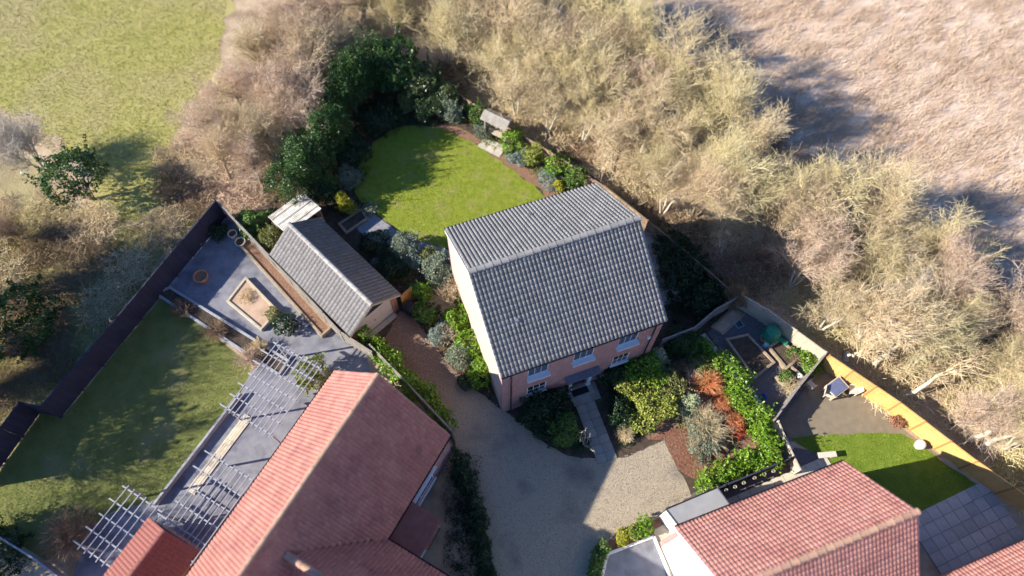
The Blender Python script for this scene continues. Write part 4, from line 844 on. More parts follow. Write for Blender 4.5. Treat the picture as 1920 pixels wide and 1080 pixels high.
def hedge(name, label, pts, wd, h, style, seed=1, zt=None, cat='hedge', dens=1.0):
    """pts: photo points of the hedge's middle line at height h*.8"""
    rng = np.random.default_rng(seed); st = STY[style]; W = [np.array(P(x,y,h*.8)) for x,y in pts]; o = W[0]*np.array([1,1,0]); root = empty(name,tuple(o),0,label,cat); PP=[];DD=[];A=[];B=[];ra=[];rb=[]
    for a,b in zip(W,W[1:]):
        L = np.linalg.norm((b-a)[:2]); n = max(1,int(L/(wd*.30)))
        for i in range(n):
            c = a+(b-a)*((i+rng.uniform(.1,.9))/n); c[2] = 0; c = c-o; r = wd/2*rng.uniform(.85,1.25); hh = h*rng.uniform(.82,1.12); c[:2] += rng.normal(0,wd*.14,2)
            cnt = int(dens*(2*math.pi*r*r*.6+2*math.pi*r*hh*.5)*.75/(st['size']**2*st.get('asp',.55)*.5)); p,d = lumps(rng,cnt,r,r,hh,9); PP.append(p+c);DD.append(d)
            for k in range(5): tp = c+np.array([rng.normal(0,r*.4),rng.normal(0,r*.4),hh*.85]); A.append(c+rng.normal(0,.1,3)*[1,1,0]);B.append(tp);ra.append(.04);rb.append(.012)
    link(bpy.data.objects.new('foliage', leafmesh('foliage',np.concatenate(PP),np.concatenate(DD),st['size'],M[st['mat']],rng,st.get('asp',.55),.75)),root)
    link(bpy.data.objects.new('stems', tubemesh('stems',A,B,ra,rb,M['bark'],4)),root); return root

hedge('laurel_hedge','tall dark glossy laurel hedge shading the left of the central lawn',[(528,345),(552,308),(595,232),(645,150),(690,88)],2.4,4.8,'laurel',1)
hedge('laurel_hedge','bright green hedge along the drive below the garage door',[(694,640),(735,688),(790,730),(850,792)],1.1,1.5,'bright',2)
hedge('laurel_hedge','bright glossy laurel hedge beside the low stone wall',[(1352,655),(1392,702),(1432,762),(1462,822)],1.5,1.5,'bright',3)
hedge('laurel_hedge','bright clipped laurel hedge above the dark fence with pots',[(1468,828),(1400,862),(1335,893)],1.2,1.3,'bright',4)
hedge('shaded_hedge','dark shaded hedge between terracotta house and the drive',[(868,862),(895,930),(915,1010),(930,1100)],1.0,1.3,'dark',5)
hedge('box_hedge','low dark hedge curving round the forecourt by the drive',[(1150,1015),(1138,1045),(1132,1100)],.7,.8,'mid',6)
S_ = shrub
# corner and back border of the lawn
S_('evergreen_tree','dark glossy evergreen filling the top corner of the hedge',728,135,1.9,4.2,'laurel',1,cat='evergreen')
S_('holly_bush','speckled holly right of the dark corner evergreen',775,160,1.4,3.0,'holly',2)
S_('holly_bush','speckled holly nearer the arbour in the back border',812,192,1.2,2.3,'holly',3)
S_('golden_shrub','small yellow-leaved shrub in the shaded top corner of lawn',757,197,.8,1.5,'olive',4)
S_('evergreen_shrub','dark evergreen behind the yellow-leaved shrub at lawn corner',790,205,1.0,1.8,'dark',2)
S_('silver_shrub','grey-green silvery shrub left of the arbour',830,215,.95,1.7,'grey',5)
S_('leafy_shrub','mid green shrub close against the arbour',882,218,.8,1.4,'mid',6)
S_('grey_shrub','small grey shrub in front of the arbour paving',893,248,.6,.8,'grey',7)
S_('leafy_shrub','bright green shrub just right of the arbour',952,268,.85,1.7,'bright',8)
S_('silver_shrub','silvery lavender mound below the bright shrub near the arbour',962,296,.75,.9,'blue',9)
S_('leafy_shrub','yellow-green shrub midway along the right lawn border',990,287,.8,1.4,'yellowgreen',10)
S_('leafy_shrub','bright green shrub near the roof corner, left one',1035,310,.9,1.5,'bright',11)
S_('silver_shrub','silvery shrub touching the back edge of the grey roof',1025,333,.8,1.1,'blue',12)
S_('leafy_shrub','green shrub showing above the grey roof edge',1072,330,.9,1.5,'mid',13)
S_('golden_conifer','small upright golden conifer against the grey roof edge',1041,348,.35,1.2,'yellow',14,cat='conifer')
S_('golden_conifer','rounded golden conifer at the dark left side of lawn',640,388,.55,1.5,'yellow',15,cat='conifer')
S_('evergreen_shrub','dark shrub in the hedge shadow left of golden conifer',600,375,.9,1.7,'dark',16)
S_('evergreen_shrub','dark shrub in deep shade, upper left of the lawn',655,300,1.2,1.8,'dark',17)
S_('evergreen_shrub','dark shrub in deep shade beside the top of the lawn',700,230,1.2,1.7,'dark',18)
S_('grey_shrub','pale grey shrub in the hedge shadow midway down',645,345,.8,1.4,'grey',19)
S_('grey_shrub','small grey plant at the lower left corner of the lawn',690,400,.45,.5,'grey',20)
S_('leafy_shrub','light green shrub beside the corrugated shed roof',606,360,.7,1.7,'mid',21)
S_('laurel_shrub','broad green laurel left of the shed at the boundary fence',474,434,1.0,1.6,'mid',22)
S_('leafy_shrub','small-leaved green shrub between shed and boundary fence',507,468,.9,1.8,'olive',23)
S_('leafy_shrub','small yellow-green plant below the golden conifer on the left',655,402,.4,.6,'yellowgreen',24)
# between garage and house
S_('silver_shrub','blue-grey shrub beside the slate path near the garage',757,468,.95,1.5,'grey',25)
S_('leafy_shrub','small bluish green shrub below the blue-grey one',770,493,.6,1.0,'blue',26)
S_('golden_shrub','mustard yellow shrub near the rear corner of the house',803,484,.55,1.1,'olive',27)
S_('grey_shrub','large twiggy grey-green shrub against the sunny gable',828,512,1.15,1.8,'grey',28)
S_('evergreen_shrub','dark shrub behind the garage in its shadow',705,465,.9,1.2,'dark',29)
S_('evergreen_shrub','dark planting right of the garage roof ridge shadow',735,510,.9,1.2,'dark',30)
S_('silver_shrub','tiny silver plant in the shade beside the garage roof',703,500,.3,.5,'blue',31)
S_('leafy_shrub','yellow-green upright shrub beside the orange gate',790,556,.6,1.6,'bright',32)
S_('evergreen_shrub','dark rounded shrub next to the black bin',797,592,.7,1.3,'mid',33)
S_('leafy_shrub','bright green shrub at the middle of the gable bed',858,600,.8,1.4,'bright',34)
S_('leafy_shrub','bright green shrub under the gable, second from the front corner',888,645,.9,1.4,'bright',35)
S_('leafy_shrub','bright green shrub at the front corner of the house',913,700,.95,1.3,'bright',36)
S_('silver_shrub','blue-grey shrub at the drive edge of the gable bed',828,632,.65,1.0,'blue',37)
S_('silver_shrub','grey-green shrub lower down the gable bed by the drive',868,672,.8,1.1,'grey',38)
S_('evergreen_shrub','dark low shrub at the drive edge below the gable bed',890,715,.7,.8,'dark',39)
# front garden
S_('evergreen_shrub','large dark evergreen under the left front window',1025,752,1.35,1.9,'dark',40)
S_('evergreen_shrub','dark shrub on the left side of the front path',1032,805,.85,1.0,'dark',41)
S_('leafy_shrub','round mid green shrub half lit beside the front path',1066,800,.85,1.6,'mid',42)
S_('evergreen_shrub','dark shrub right of the doorway under the lower window',1158,698,.9,1.5,'dark',43)
S_('evergreen_shrub','dark shrub on the right side of the front path',1170,768,.85,1.1,'dark',44)
S_('evergreen_shrub','dark shrub below the right drainpipe of the front wall',1195,668,.9,1.4,'dark',45)
S_('leafy_shrub','large fresh green shrub in the middle of the front garden',1212,690,1.25,1.9,'bright',46)
S_('leafy_shrub','yellow-green shrub left of the big front garden shrub',1178,715,.9,1.4,'yellowgreen',47)
S_('leafy_shrub','feathery olive shrub below the big front garden shrub',1235,745,1.15,1.4,'yellowgreen',48)
S_('leafy_shrub','lime green low shrub near the sunlit corner of the drive',1212,788,.7,.9,'yellowgreen',49)
S_('leafy_shrub','olive shrub right of the big fresh green shrub',1262,715,.9,1.3,'olive',50)
S_('evergreen_shrub','deep green shrub by the grey fence beside the house',1290,640,1.0,1.4,'laurel',51)
S_('leafy_shrub','green shrub at the top of the stone wall',1318,640,.7,1.2,'bright',52)
S_('leafy_shrub','olive shrub behind the orange stemmed dogwoods',1330,678,.9,1.3,'olive',53)
S_('grey_shrub','grey-green undergrowth beneath the bare front garden shrub',1325,800,1.2,.9,'grey',54)
S_('evergreen_shrub','dark ivy clump in the shade right of the house',1275,500,1.4,1.6,'dark',55)
S_('evergreen_shrub','dark ivy clump nearest the vegetable plot corner',1318,545,1.2,1.5,'dark',56)
S_('evergreen_shrub','dark ground ivy behind the right gable of the house',1262,455,1.2,1.3,'dark',57)
for i,(x,y,s) in enumerate([(1180,1000,'yellow'),(1197,992,'yellowgreen'),(1211,985,'bright'),(1226,976,'bright')]):
    S_('topiary_ball',['first','second','third','fourth'][i]+' clipped ball from the left in the row by the forecourt',x,y,.42,.75,s,60+i,group='clipped balls by the forecourt')
T_ = twigbush
T_('dogwood','orange stemmed dogwood, upper one beside the laurel hedge',1335,702,.95,1.3,'dogwood',170,6,.012,1)
T_('dogwood','orange stemmed dogwood, middle one beside the laurel hedge',1358,742,.7,1.1,'dogwood',150,6,.012,2)
T_('dogwood','orange-red dogwood, lowest one beside the laurel hedge',1385,778,.65,1.1,'dogwood',140,6,.012,3)
T_('dogwood','crimson stemmed dogwood under the lowest orange one',1392,792,.6,.8,'dogwood_red',90,5,.012,4)
T_('dogwood','small crimson stemmed shrub in the middle of the front garden',1268,708,.55,.7,'dogwood_red',70,5,.011,5)
T_('bare_shrub','tan bare shrub above the upper orange dogwood',1305,682,.9,1.1,'twig_pink',120,6,.011,6)
T_('bare_shrub','wide bare grey shrub with long radiating stems in front garden',1335,785,1.55,1.5,'twig',120,7,.012,7)
T_('grass_clump','round tan ornamental grass tuft beside the front path',1182,805,.6,.8,'twig',260,2,.010,8,cat='grass clump')
T_('bare_shrub','small dead brown shrub on the red mulch',1320,850,.6,.6,'twig_dark',80,5,.010,9)
T_('wisteria','tangled bare climber sprawling below the sunny gable',835,565,1.25,1.5,'twig',110,7,.016,10,cat='climber',curl=1.2)
T_('climber','pinkish bare climber growing against the sunny gable wall',868,535,1.0,2.6,'twig_pink',130,7,.013,11,cat='climber',curl=1.0)
T_('bare_shrub','bare brown shrub between the bright shrubs of the gable bed',845,630,.8,1.1,'twig_pink',100,6,.012,12)
T_('birch_sapling','small white stemmed sapling over the front path',1112,815,.75,2.2,'bark_pale',7,6,.022,13,cat='sapling',cov=.8)
T_('hydrangea','round tan seed-head bush above the vegetable plot fence',1384,536,.85,2.0,'leaf_tan',260,10,.016,14,cat='shrub',cov=.75)
T_('bare_shrub','pale dead stems in the lower corner of the vegetable plot',1485,705,.7,.8,'twig',70,5,.012,15)
T_('bare_shrub','brown dried stems beside the bright plants in vegetable plot',1495,655,.5,.8,'twig_dark',50,5,.011,16)
S_('vegetable_plant','bright leafy plants in the sunlit corner of the vegetable plot',1525,660,.75,.8,'bright',66,cat='plant')
S_('vegetable_plant','straggly green plants on the square timber planter',1478,690,.45,.6,'mid',67,cat='plant')
S_('vegetable_plant','small green plants beside the green storage box',1490,645,.4,.5,'mid',68,cat='plant')
conifer('spruce','pale young spruce in the middle of the front garden',1303,742,.95,2.1,'needle_pale',1)
conifer('pine','pale spiky young pine beside the right front drainpipe',1238,660,.95,2.3,'needle_pale',2,tiers=8)
conifer('juniper','spreading dark juniper below the left front window',1000,742,1.0,1.3,'needle_dark',3,tiers=6)
# left garden
T_('bare_shrub','brown dried shrub at the bottom left pergola',145,1030,1.5,1.8,'twig_dark',200,8,.014,17)
S_('leafy_shrub','pale green shrub at the top corner of the terracotta roof',592,712,1.0,1.7,'yellowgreen',69)
T_('bare_shrub','russet dried plants in the strip across the left garden',470,690,.9,.9,'twig_pink',110,6,.012,18)
T_('bare_shrub','pale dried plants midway along the strip in the left garden',405,640,.9,.8,'twig_dark',110,6,.012,19)
T_('bare_shrub','brown dried plants at the upper end of the left garden strip',340,600,.8,.8,'twig_dark',100,6,.012,20)
S_('evergreen_shrub','dark bush in the patio beside the diamond timber bed',540,625,.7,.9,'dark',70)
S_('leafy_shrub','olive plant trailing over the diamond timber bed',515,605,.45,.6,'olive',71)
T_('bare_shrub','straw coloured plant inside the diamond timber bed',465,572,.6,.5,'twig',90,6,.011,21)
T_('bare_shrub','tan plant between pergola and planting strip',490,665,.6,.9,'twig',100,6,.012,22)
S_('evergreen_shrub','small dark plants in the top corner of the left patio',398,450,.7,.8,'dark',72)
S_('russet_shrub','small red shrub against the golden fence',1690,764,.45,.8,'russet',73)

# ------------------------------------------------------------------ bare trees
def bare_tree(seed, H, spread, stems=1, twigs=5000, w=.013):
    """returns (trunk segs, crown segs): limbs divide four times, ending in fine twigs"""
    rng = np.random.default_rng(seed); tr = ([],[],[],[]); cr = ([],[],[],[])
    def seg(dst, a, b, r0, r1): dst[0].append(a); dst[1].append(b); dst[2].append(r0); dst[3].append(r1)
    tips = []
    def grow(p, d, L, r, lev):
        K = 4 if lev < 2 else 3; prev = p; dst = tr if lev < 2 else cr
        for k in range(K):
            d = d + rng.normal(0,.16 if lev else .07,3); d[2] += .05 if lev < 3 else .02; d = d/np.linalg.norm(d); q = prev+d*L/K; r1 = max(.007, r*(1-.16)); seg(dst, prev, q, r, r1); r = r1; prev = q
            if lev < 4 and (lev > 0 or k > 0):
                nb = (2,2,2,2)[lev] if k < K-1 else 2
                for _ in range(nb):
                    a = rng.normal(0,1,3); a -= d*a.dot(d); a /= np.linalg.norm(a)+1e-9; sp = rng.uniform(.5,1.0)*spread; c = d*math.cos(sp*.8)+a*math.sin(sp*.8); c[2] += .12
                    grow(q, c/np.linalg.norm(c), L*rng.uniform(.48,.72), r*rng.uniform(.55,.75), lev+1) if lev < 3 else tips.append((q,c,L))
        if lev >= 3: tips.append((prev,d,L))
    for s in range(stems):
        a = rng.uniform(0,2*math.pi); lean = .08 if stems == 1 else rng.uniform(.15,.4); d = np.array([math.cos(a)*lean,math.sin(a)*lean,1.]); grow(np.array([math.cos(a)*.12*(stems>1),math.sin(a)*.12*(stems>1),0]), d/np.linalg.norm(d), H*.48, .045*H**.5 if stems > 1 else .06*H**.5, 0)
    idx = rng.choice(len(tips), twigs)
    for i in idx:
        q,d,L = tips[i]; e = d/np.linalg.norm(d)+rng.normal(0,.55,3); e[2] += .15; e /= np.linalg.norm(e); l = rng.uniform(.35,.95)*H/8; st = q+rng.normal(0,.10,3)*H/8
        m1 = st+e*l*.55; e2 = e+rng.normal(0,.25,3); seg(cr, st, m1, w, w*.75); seg(cr, m1, m1+e2/np.linalg.norm(e2)*l*.45, w*.75, w*.45)
    allz = np.array(cr[1]); s = H/np.percentile(allz[:,2],98)
    for g in (tr,cr):
        for k in (0,1): g[k][:] = list(np.array(g[k])*s)
    return tr, cr
VAR = {}
def tree_variant(i, barkm, twm):
    key = i
    if key not in VAR:
        g = GEO[i]; VAR[key] = (tubemesh('trunk',*g[0],M['bark'],6), tubemesh('crown',*g[1],M['twig'],3))
    return VAR[key]
GEO = [bare_tree(11,7,1.0,1,2500,.0095), bare_tree(22,7,.9,3,2500,.0095), bare_tree(33,6,1.1,2,2500,.0095), bare_tree(44,5,1.05,5,2700,.009), bare_tree(55,7,.85,4,2500,.0095)]
ORD = ['first','second','third','fourth','fifth','sixth','seventh','eighth','ninth','tenth','eleventh','twelfth','thirteenth','fourteenth','fifteenth','sixteenth','seventeenth','eighteenth','nineteenth']
ORD += ['twentieth']+['twenty-'+o for o in ORD[:9]]+['thirtieth']+['thirty-'+o for o in ORD[:9]]+['fortieth']+['forty-'+o for o in ORD[:9]]+['fiftieth']+['fifty-'+o for o in ORD[:9]]
def plant_tree(loc, v, s, rz, barkm, twm, name, label, cat='tree', group=None):
    root = empty(name, loc, rz, label, cat, group); root.scale = (s, s, s*1.0)
    a, b = tree_variant(v, barkm, twm)
    for n_, me_, m_ in (('trunk', a, barkm), ('crown', b, twm)):
        ob = link(bpy.data.objects.new(n_, me_), root); ob.material_slots[0].link = 'OBJECT'; ob.material_slots[0].material = M[m_]
    return root
def poisson(poly, dmin, seed, tries=4000):
    rng = np.random.default_rng(seed); out = []
    for q in scatter(poly, tries, rng):
        if all((q[0]-o[0])**2+(q[1]-o[1])**2 > dmin*dmin for o in out): out.append(q)
    return out
def wood(poly_px, dmin, seed, hs, mats, where, name, group, variants=(0,1,2,3,4)):
    poly = [P(x,y) for x,y in poly_px]; pts = sorted(poisson(poly,dmin,seed), key=lambda q: q[0]); rng = random.Random(seed)
    for i,q in enumerate(pts):
        v = rng.choice(variants); base = (7,7,6,5,7)[v]; tw = rng.choice(mats); word = {'twig':'tan','twig_olive':'olive-yellow','twig_pink':'pinkish','twig_lilac':'grey','twig_dark':'brown'}[tw]
        plant_tree((q[0],q[1],0), v, rng.uniform(*hs)/base, rng.uniform(0,6.28), rng.choice(['bark','bark_pale','bark_pale']), tw, name, f'bare {word} tree {where}, {ORD[i]} from left', 'tree', group)
    return pts
wood([(825,120),(935,215),(1115,318),(1240,405),(1340,490),(1400,470),(1370,350),(1300,250),(1220,160),(1120,60),(1000,20),(880,20)],2.4,5,(4.8,7.0),['twig','twig','twig_olive','twig_olive','twig_olive','twig_pink'],'in the wood behind the central lawn','bare_tree','bare trees behind the central garden')
wood([(1415,530),(1565,628),(1740,740),(1930,865),(2060,950),(2060,720),(1900,600),(1720,500),(1540,410),(1430,400)],2.5,6,(4.2,6.4),['twig','twig_olive','twig','twig_olive','twig_pink'],'in the wood beyond the golden fence','bare_tree','bare trees beyond the golden fence')
wood([(655,70),(672,108),(600,205),(535,305),(488,380),(420,395),(392,330),(440,240),(500,150),(560,70)],2.2,7,(4.2,6.2),['twig','twig_pink','twig_pink','twig'],'between meadow and laurel hedge','bare_tree','bare trees left of the laurel hedge')
wood([(500,-120),(960,-160),(820,60),(760,95),(690,70),(580,40)],2.5,8,(4.5,6.0),['twig','twig_olive','twig_olive'],'at the top edge above the hedge corner','bare_tree','bare trees at the top edge')
def solo(px,py,v,h,bk,tw,name,label,cat='tree'):
    base = (7,7,6,5,7)[v]; o = P(px,py); return plant_tree((o.x,o.y,0), v, h/base, px*.37, bk, tw, name, label, cat)
solo(70,345,3,4.6,'bark_pale','twig_lilac','bare_tree','pale lilac-grey bare tree at the left edge of the meadow')
solo(1236,392,1,5.5,'bark_pale','twig','bare_tree','pale twin-stemmed tree just beyond the right end of the grey roof')
solo(1640,575,2,5.2,'bark_pale','twig_lilac','bare_tree','silvery white bare tree in the right-hand wood')
solo(60,690,3,2.2,'bark','twig_dark','bare_shrub','brown bare scrub bush at the left edge below the evergreen','shrub')
solo(40,480,3,2.4,'bark','twig_dark','bare_shrub','brown bare scrub bush on the rough ground left of the dark fence','shrub')
S_('evergreen_bush','round blue-green evergreen bush casting a shadow on the meadow',138,368,1.7,4.2,'laurel',80)
S_('evergreen_bush','dark evergreen shrub at the left edge of the rough ground',35,632,1.9,2.8,'laurel',81)
S_('evergreen_bush','dark evergreen at the bottom left corner outside the rail',15,1068,1.2,1.2,'dark',82)
for k_,(x,y,h) in enumerate([(1165,130,7.5),(1235,205,8.0),(1310,275,7.5),(1395,330,6.5),(1500,385,7.0),(1600,430,7.0),(1720,490,6.5)]):
    solo(x,y,(0,2,4)[k_%3],h,'bark_pale',('twig_olive','twig')[k_%2],'bare_tree','tall bare tree on the reed field edge, '+ORD[k_]+' from left')
# leaning pale trunks beside the golden fence
def log(label, a, b, h, r):
    A0 = np.array(P(*a,.1)); B0 = np.array(P(*b,h)); rng = np.random.default_rng(int(a[0])); pts = [A0+(B0-A0)*t+rng.normal(0,.12,3)*(0<t<1) for t in np.linspace(0,1,6)]; o = A0*np.array([1,1,0])
    root = empty('leaning_trunk', tuple(o), 0, label, 'tree trunk', 'pale leaning trunks by the golden fence'); rr = np.linspace(r,r*.35,6)
    link(bpy.data.objects.new('trunk', tubemesh('trunk',[p-o for p in pts[:-1]],[p-o for p in pts[1:]],rr[:-1],rr[1:],M['bark_pale'],8)), root)
    A=[];B=[];ra=[];rb=[]
    for k in range(26):
        t = rng.uniform(.5,1); p = A0+(B0-A0)*t-o; d = (B0-A0)/np.linalg.norm(B0-A0)+rng.normal(0,.5,3); q = p+d*rng.uniform(.5,1.5); A.append(p);B.append(q);ra.append(.035);rb.append(.012)
        for j in range(6): A.append(q);B.append(q+rng.normal(0,.35,3)+d*.3);ra.append(.014);rb.append(.006)
    link(bpy.data.objects.new('branches', tubemesh('branches',A,B,ra,rb,M['twig'],3)), root)
log('pale trunk nearest the vegetable plot corner, leaning over the wood',(1590,655),(1625,635),1.6,.17)
log('pale trunk leaning up and right beyond the upper golden fence',(1640,665),(1730,580),3.2,.15)
log('pale trunk leaning right beyond the middle of the golden fence',(1700,718),(1800,655),3.0,.15)
log('long whitish trunk beyond the lower golden fence, upper of two',(1825,795),(1960,720),3.0,.16)
log('long whitish trunk beyond the lower golden fence, lower of two',(1850,812),(1990,750),2.6,.14)

# ------------------------------------------------------------------ scrub, brambles, grass
def bramble_geo(seed, r, h, n):
    rng = np.random.default_rng(seed); A=[];B=[];ra=[];rb=[]
    for i in range(n):
        a = rng.uniform(0,2*math.pi); rr = r*math.sqrt(rng.random()); p = np.array([math.cos(a)*rr,math.sin(a)*rr,rng.uniform(0,h*.3)]); d = np.append(rng.normal(0,1,2),abs(rng.normal(0,.8))); d /= np.linalg.norm(d); L = rng.uniform(.5,1.3)
        prev = p
        for k in range(3):
            d = d+rng.normal(0,.22,3); d[2] -= .25; d /= np.linalg.norm(d); q = prev+d*L/3; q[2] = max(q[2],.02); q[2] = min(q[2],h*1.2); A.append(prev);B.append(q);ra.append(.014);rb.append(.010); prev = q
    return A,B,ra,rb
BR = [bramble_geo(s,1.7,.9,620) for s in (1,2,3)]; BRM = {}
def scrub(poly_px, dmin, seed, mats, where, group, sc=(.8,1.25)):
    pts = sorted(poisson([P(x,y) for x,y in poly_px],dmin,seed), key=lambda q:q[0]); rng = random.Random(seed)
    for i,q in enumerate(pts):
        k = rng.randrange(3); mm_ = rng.choice(mats)
        if k not in BRM: BRM[k] = tubemesh('bramble_thicket',*BR[k],M['twig'],3)
        o = link(bpy.data.objects.new('bramble_thicket', BRM[k])); o.material_slots[0].link = 'OBJECT'; o.material_slots[0].material = M[mm_]; o.location = (q[0],q[1],0); s = rng.uniform(*sc); o.scale = (s,s,s); o.rotation_euler.z = rng.uniform(0,6.28)
        tag(o, f'low bare-stemmed tangle {where}, {ORD[i]} from left', 'thicket', group)
scrub([(800,138),(935,222),(1115,325),(1250,430),(1385,535),(1430,500),(1300,350),(1150,230),(990,130)],2.2,21,['twig','twig','twig_pink','twig_dark'],'on the floor of the wood behind the garden','thickets behind the garden')
scrub([(1400,525),(1565,632),(1740,745),(1930,875),(2000,800),(1800,620),(1560,470),(1430,480)],2.6,22,['twig','twig_dark','twig_olive'],'on the floor of the right-hand wood','thickets in the right-hand wood')
scrub([(660,100),(600,215),(505,385),(420,400),(330,410),(310,330),(350,240),(420,160),(500,90),(600,40)],2.3,23,['twig','twig_pink','twig_dark'],'between meadow and the laurel hedge','thickets beside the meadow')
scrub([(-40,420),(150,430),(250,470),(300,440),(340,440),(255,560),(100,740),(-40,800)],2.7,24,['twig_dark','twig','twig_dark','twig_olive'],'on the rough ground left of the dark fence','thickets on the rough ground',(.7,1.1))
scrub([(1240,110),(1330,205),(1480,295),(1640,375),(1820,470),(1960,570),(1900,600),(1640,470),(1400,330),(1270,230)],2.8,25,['twig_pink','twig','twig_dark'],'along the near edge of the reed field','thickets at the reed field edge',(.8,1.2))

scrub([(1262,400),(1400,480),(1440,500),(1395,535),(1330,490),(1270,445)],1.3,26,['twig_dark','twig_dark','twig'],'in the shaded gap right of the grey roof','thickets right of the grey roof',(.7,1.1))
def blades(name, poly, n, hgt, wd, m, label, cat, lean=(0,0), seed=1, spread=.35, clump=0):
    rng = np.random.default_rng(seed); p = scatter(poly, n, rng)
    if clump: c = scatter(poly, n//clump, rng); k = rng.integers(0,len(c),n); p = c[k]+(rng.normal(0,1,(n,2))*np.array([.75,.28])*rng.uniform(.4,1.4,(len(c),1))[k]) @ np.array([[.82,.57],[-.57,.82]])
    h = hgt*rng.uniform(.5,1.3,n); a = rng.uniform(0,2*math.pi,n); x = np.stack([np.cos(a),np.sin(a),np.zeros(n)],1)*wd/2
    b = np.concatenate([p,np.full((n,1),.012)],1); t = b+np.stack([rng.normal(lean[0],spread,n)*h,rng.normal(lean[1],spread,n)*h,h],1)
    V = np.stack([b-x,b+x,t],1).reshape(-1,3); o = link(bpy.data.objects.new(name, npmesh(name,V,np.arange(n*3).reshape(n,3),M[m]))); tag(o,label,cat,kind='stuff'); return o
blades('lawn_blades', POLY_LAWN, 70000, .05, .022, 'grass_blade', 'short green grass of the sunlit central lawn', 'grass', seed=1, spread=.8)
blades('lawn_blades', POLY_LAWN_L, 40000, .05, .025, 'grass_dull', 'short dull grass of the shaded left lawn', 'grass', seed=2, spread=.8)
blades('lawn_blades', POLY_LAWN_R, 25000, .05, .025, 'grass_blade', 'short bright grass of the right-hand lawn', 'grass', seed=3, spread=.8)
blades('meadow_blades', [p for p in [P(-200,-170),P(430,-170),P(405,40),P(398,130),P(362,205),P(330,260),P(318,330),P(338,385),P(225,440),P(150,330),P(-200,235)]], 85000, .10, .045, 'grass_meadow', 'yellowish rough grass of the meadow', 'grass', seed=4, spread=.9)
blades('reed_stems', [p for p in [P(1150,-150),P(2150,-150),P(2150,650),P(1820,480),P(1640,380),P(1470,300),P(1330,210),P(1230,110)]], 105000, .30, .05, 'reed', 'pale flattened reeds covering the field', 'reeds', lean=(.9,.5), seed=5, spread=.7, clump=70)
blades('scrub_grass', [P(-60,430),P(200,440),P(340,400),P(395,405),P(270,560),P(90,790),P(-60,880)], 40000, .16, .035, 'grass_meadow', 'rough grass left of the dark fence', 'grass', seed=6, spread=.8)
# fallen leaves on the woodland floor and mulch
def litter(name, poly, n, size, m, label, seed):
    rng = np.random.default_rng(seed); p = scatter(poly,n,rng); C = np.concatenate([p,np.full((n,1),.02)+rng.uniform(0,.03,(n,1))],1); o = link(bpy.data.objects.new(name, leafmesh(name,C,np.tile([0,0,1.],(n,1)),size,M[m],rng,.6,.35))); tag(o,label,'leaf litter',kind='stuff')
litter('leaf_litter',[P(790,130),P(935,225),P(1115,325),P(1385,540),P(1565,640),P(1930,880),P(2020,800),P(1700,430),P(1330,220),P(1100,30),P(850,20)],60000,.10,'litter','tan fallen leaves under the bare trees',1)
litter('leaf_litter',[P(655,70),P(600,205),P(500,395),P(330,420),P(315,320),P(440,200),P(500,60)],25000,.10,'litter','fallen leaves between meadow and hedge',2)
litter('bark_chips',[P(1282,870),P(1255,815),P(1225,815),P(1300,780),P(1400,850),P(1320,890)],5000,.06,'leaf_russet','reddish bark chips on the front garden bed',3)

# tall trees just past the left edge: their shadows fall across the left-hand lawn
for i,(x,y,h,v) in enumerate([(-36.0,1.6,9.5,0),(-34.5,8.6,9.0,1),(-36.5,11.8,9.5,4),(-36.0,15.4,9.0,0),(-37.0,18.8,9.5,2)]):
    t_ = plant_tree((x,y,0), v, h/(7,7,6,5,7)[v], i*1.3, 'bark', 'twig_dark', 'tall_tree', f'tall tree past the left edge whose shadow crosses the left lawn, {ORD[i]} from bottom', 'tree', 'tall trees past the left edge')
    rng = np.random.default_rng(300+i); p,d = lumps(rng, 2300, h*.25, h*.25, h*.5, 14); fo = link(bpy.data.objects.new('ivy', leafmesh('ivy', p+np.array([0,0,h*.35]), d, .30, M['leaf_dark'], rng)), t_); fo.scale = [1/t_.scale[0]]*3
# low ground cover filling the beds
def cover(name, poly_px, n, size, m, label, seed, hmax=.45):
    poly = [P(x,y) for x,y in poly_px]; rng = np.random.default_rng(seed); c = scatter(poly, max(6,n//60), rng); k = rng.integers(0,len(c),n); r = rng.uniform(.15,.55,len(c)); hh = rng.uniform(.3,1,len(c))*hmax
    d = rng.normal(0,1,(n,3)); d[:,2] = abs(d[:,2]); d /= np.linalg.norm(d,axis=1,keepdims=True); C = np.concatenate([c[k],np.zeros((n,1))],1)+d*np.stack([r[k],r[k],hh[k]],1)*rng.uniform(.7,1.1,(n,1)); C[:,2] += .02
    o = link(bpy.data.objects.new(name, leafmesh(name,C,d,size,M[m],rng,.55,.8))); tag(o,label,'ground cover',kind='stuff')
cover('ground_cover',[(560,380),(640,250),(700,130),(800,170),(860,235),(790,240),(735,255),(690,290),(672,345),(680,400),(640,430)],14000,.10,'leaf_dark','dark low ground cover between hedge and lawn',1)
cover('ground_cover',[(850,225),(940,255),(1100,340),(1070,370),(950,305),(880,262)],5000,.09,'leaf_olive','low mixed ground cover along the back border',2,.3)
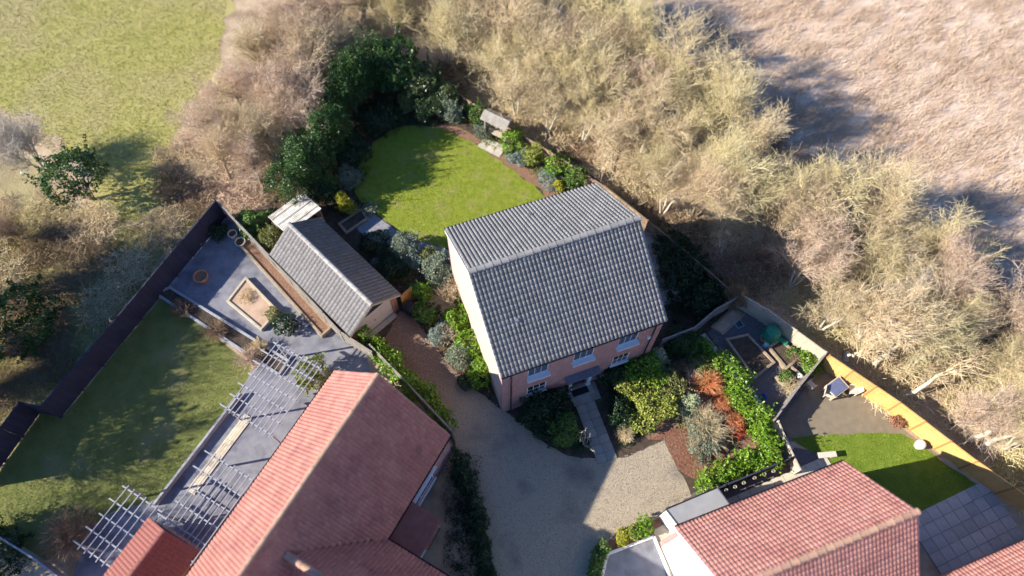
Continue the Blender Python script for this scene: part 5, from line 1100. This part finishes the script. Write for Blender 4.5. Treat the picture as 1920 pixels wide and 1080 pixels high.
cover('ground_cover',[(700,440),(780,480),(850,490),(880,560),(940,740),(890,720),(800,620),(770,570),(740,540)],9000,.09,'leaf_olive','low planting between garage and sunny gable',3,.35)
cover('ground_cover',[(975,775),(1050,735),(1085,770),(1115,840),(1075,845),(1030,825)],6000,.09,'leaf_dark','dark planting left of the front path',4,.4)
cover('ground_cover',[(1145,715),(1230,650),(1310,630),(1260,700),(1205,800),(1178,835)],8000,.09,'leaf_dark','dark planting right of the front path',5,.4)
cover('ground_cover',[(1230,690),(1320,640),(1400,720),(1440,790),(1380,830),(1280,790)],6000,.08,'leaf_olive','mixed low growth under the front garden shrubs',6,.35)
cover('ground_cover',[(1225,400),(1380,545),(1340,590),(1260,600),(1230,480)],9000,.11,'leaf_dark','dark ivy in the shade right of the house',7,.5)
cover('ground_cover',[(855,840),(900,860),(940,1080),(860,1080),(850,960)],6000,.10,'leaf_dark','dark growth in the shade below the terracotta house wall',8,.5)
sheet('field_track', [(1632,187),(1680,170),(1722,145),(1760,112),(1810,80),(1862,38),(1900,0),(1906,3),(1866,44),(1815,86),(1765,118),(1726,151),(1684,176),(1634,191)], .02, mat('trodden_track',(.26,.17,.10),(.34,.24,.15),3,.95))

# loose stones on the drive
rng = np.random.default_rng(77); pd = [P(x,y) for x,y in DRIVE]; q_ = scatter(pd, 30000, rng); C_ = np.concatenate([q_, np.full((len(q_),1),.024)],1)
tag(link(bpy.data.objects.new('loose_gravel', leafmesh('loose_gravel', C_, np.tile([0,0,1.],(len(C_),1)), .055, mat('loose_stone',(.30,.25,.195),(.40,.345,.275),20,.95,island=.45), rng, .7, .45))), 'loose stones strewn over the drive', 'gravel', kind='stuff')
sheet('rough_ground', rag([(-300,330),(60,330),(150,430),(230,450),(340,420),(392,400),(268,556),(82,795),(40,790),(-60,930),(-300,1000)], .7, .7, 8), .0042, mat('rough_scrub_floor',(.27,.225,.12),(.38,.33,.17),.8,.95,.8,6,c3=(.22,.14,.085),c3scale=.35,c3lo=.48,c3hi=.6))
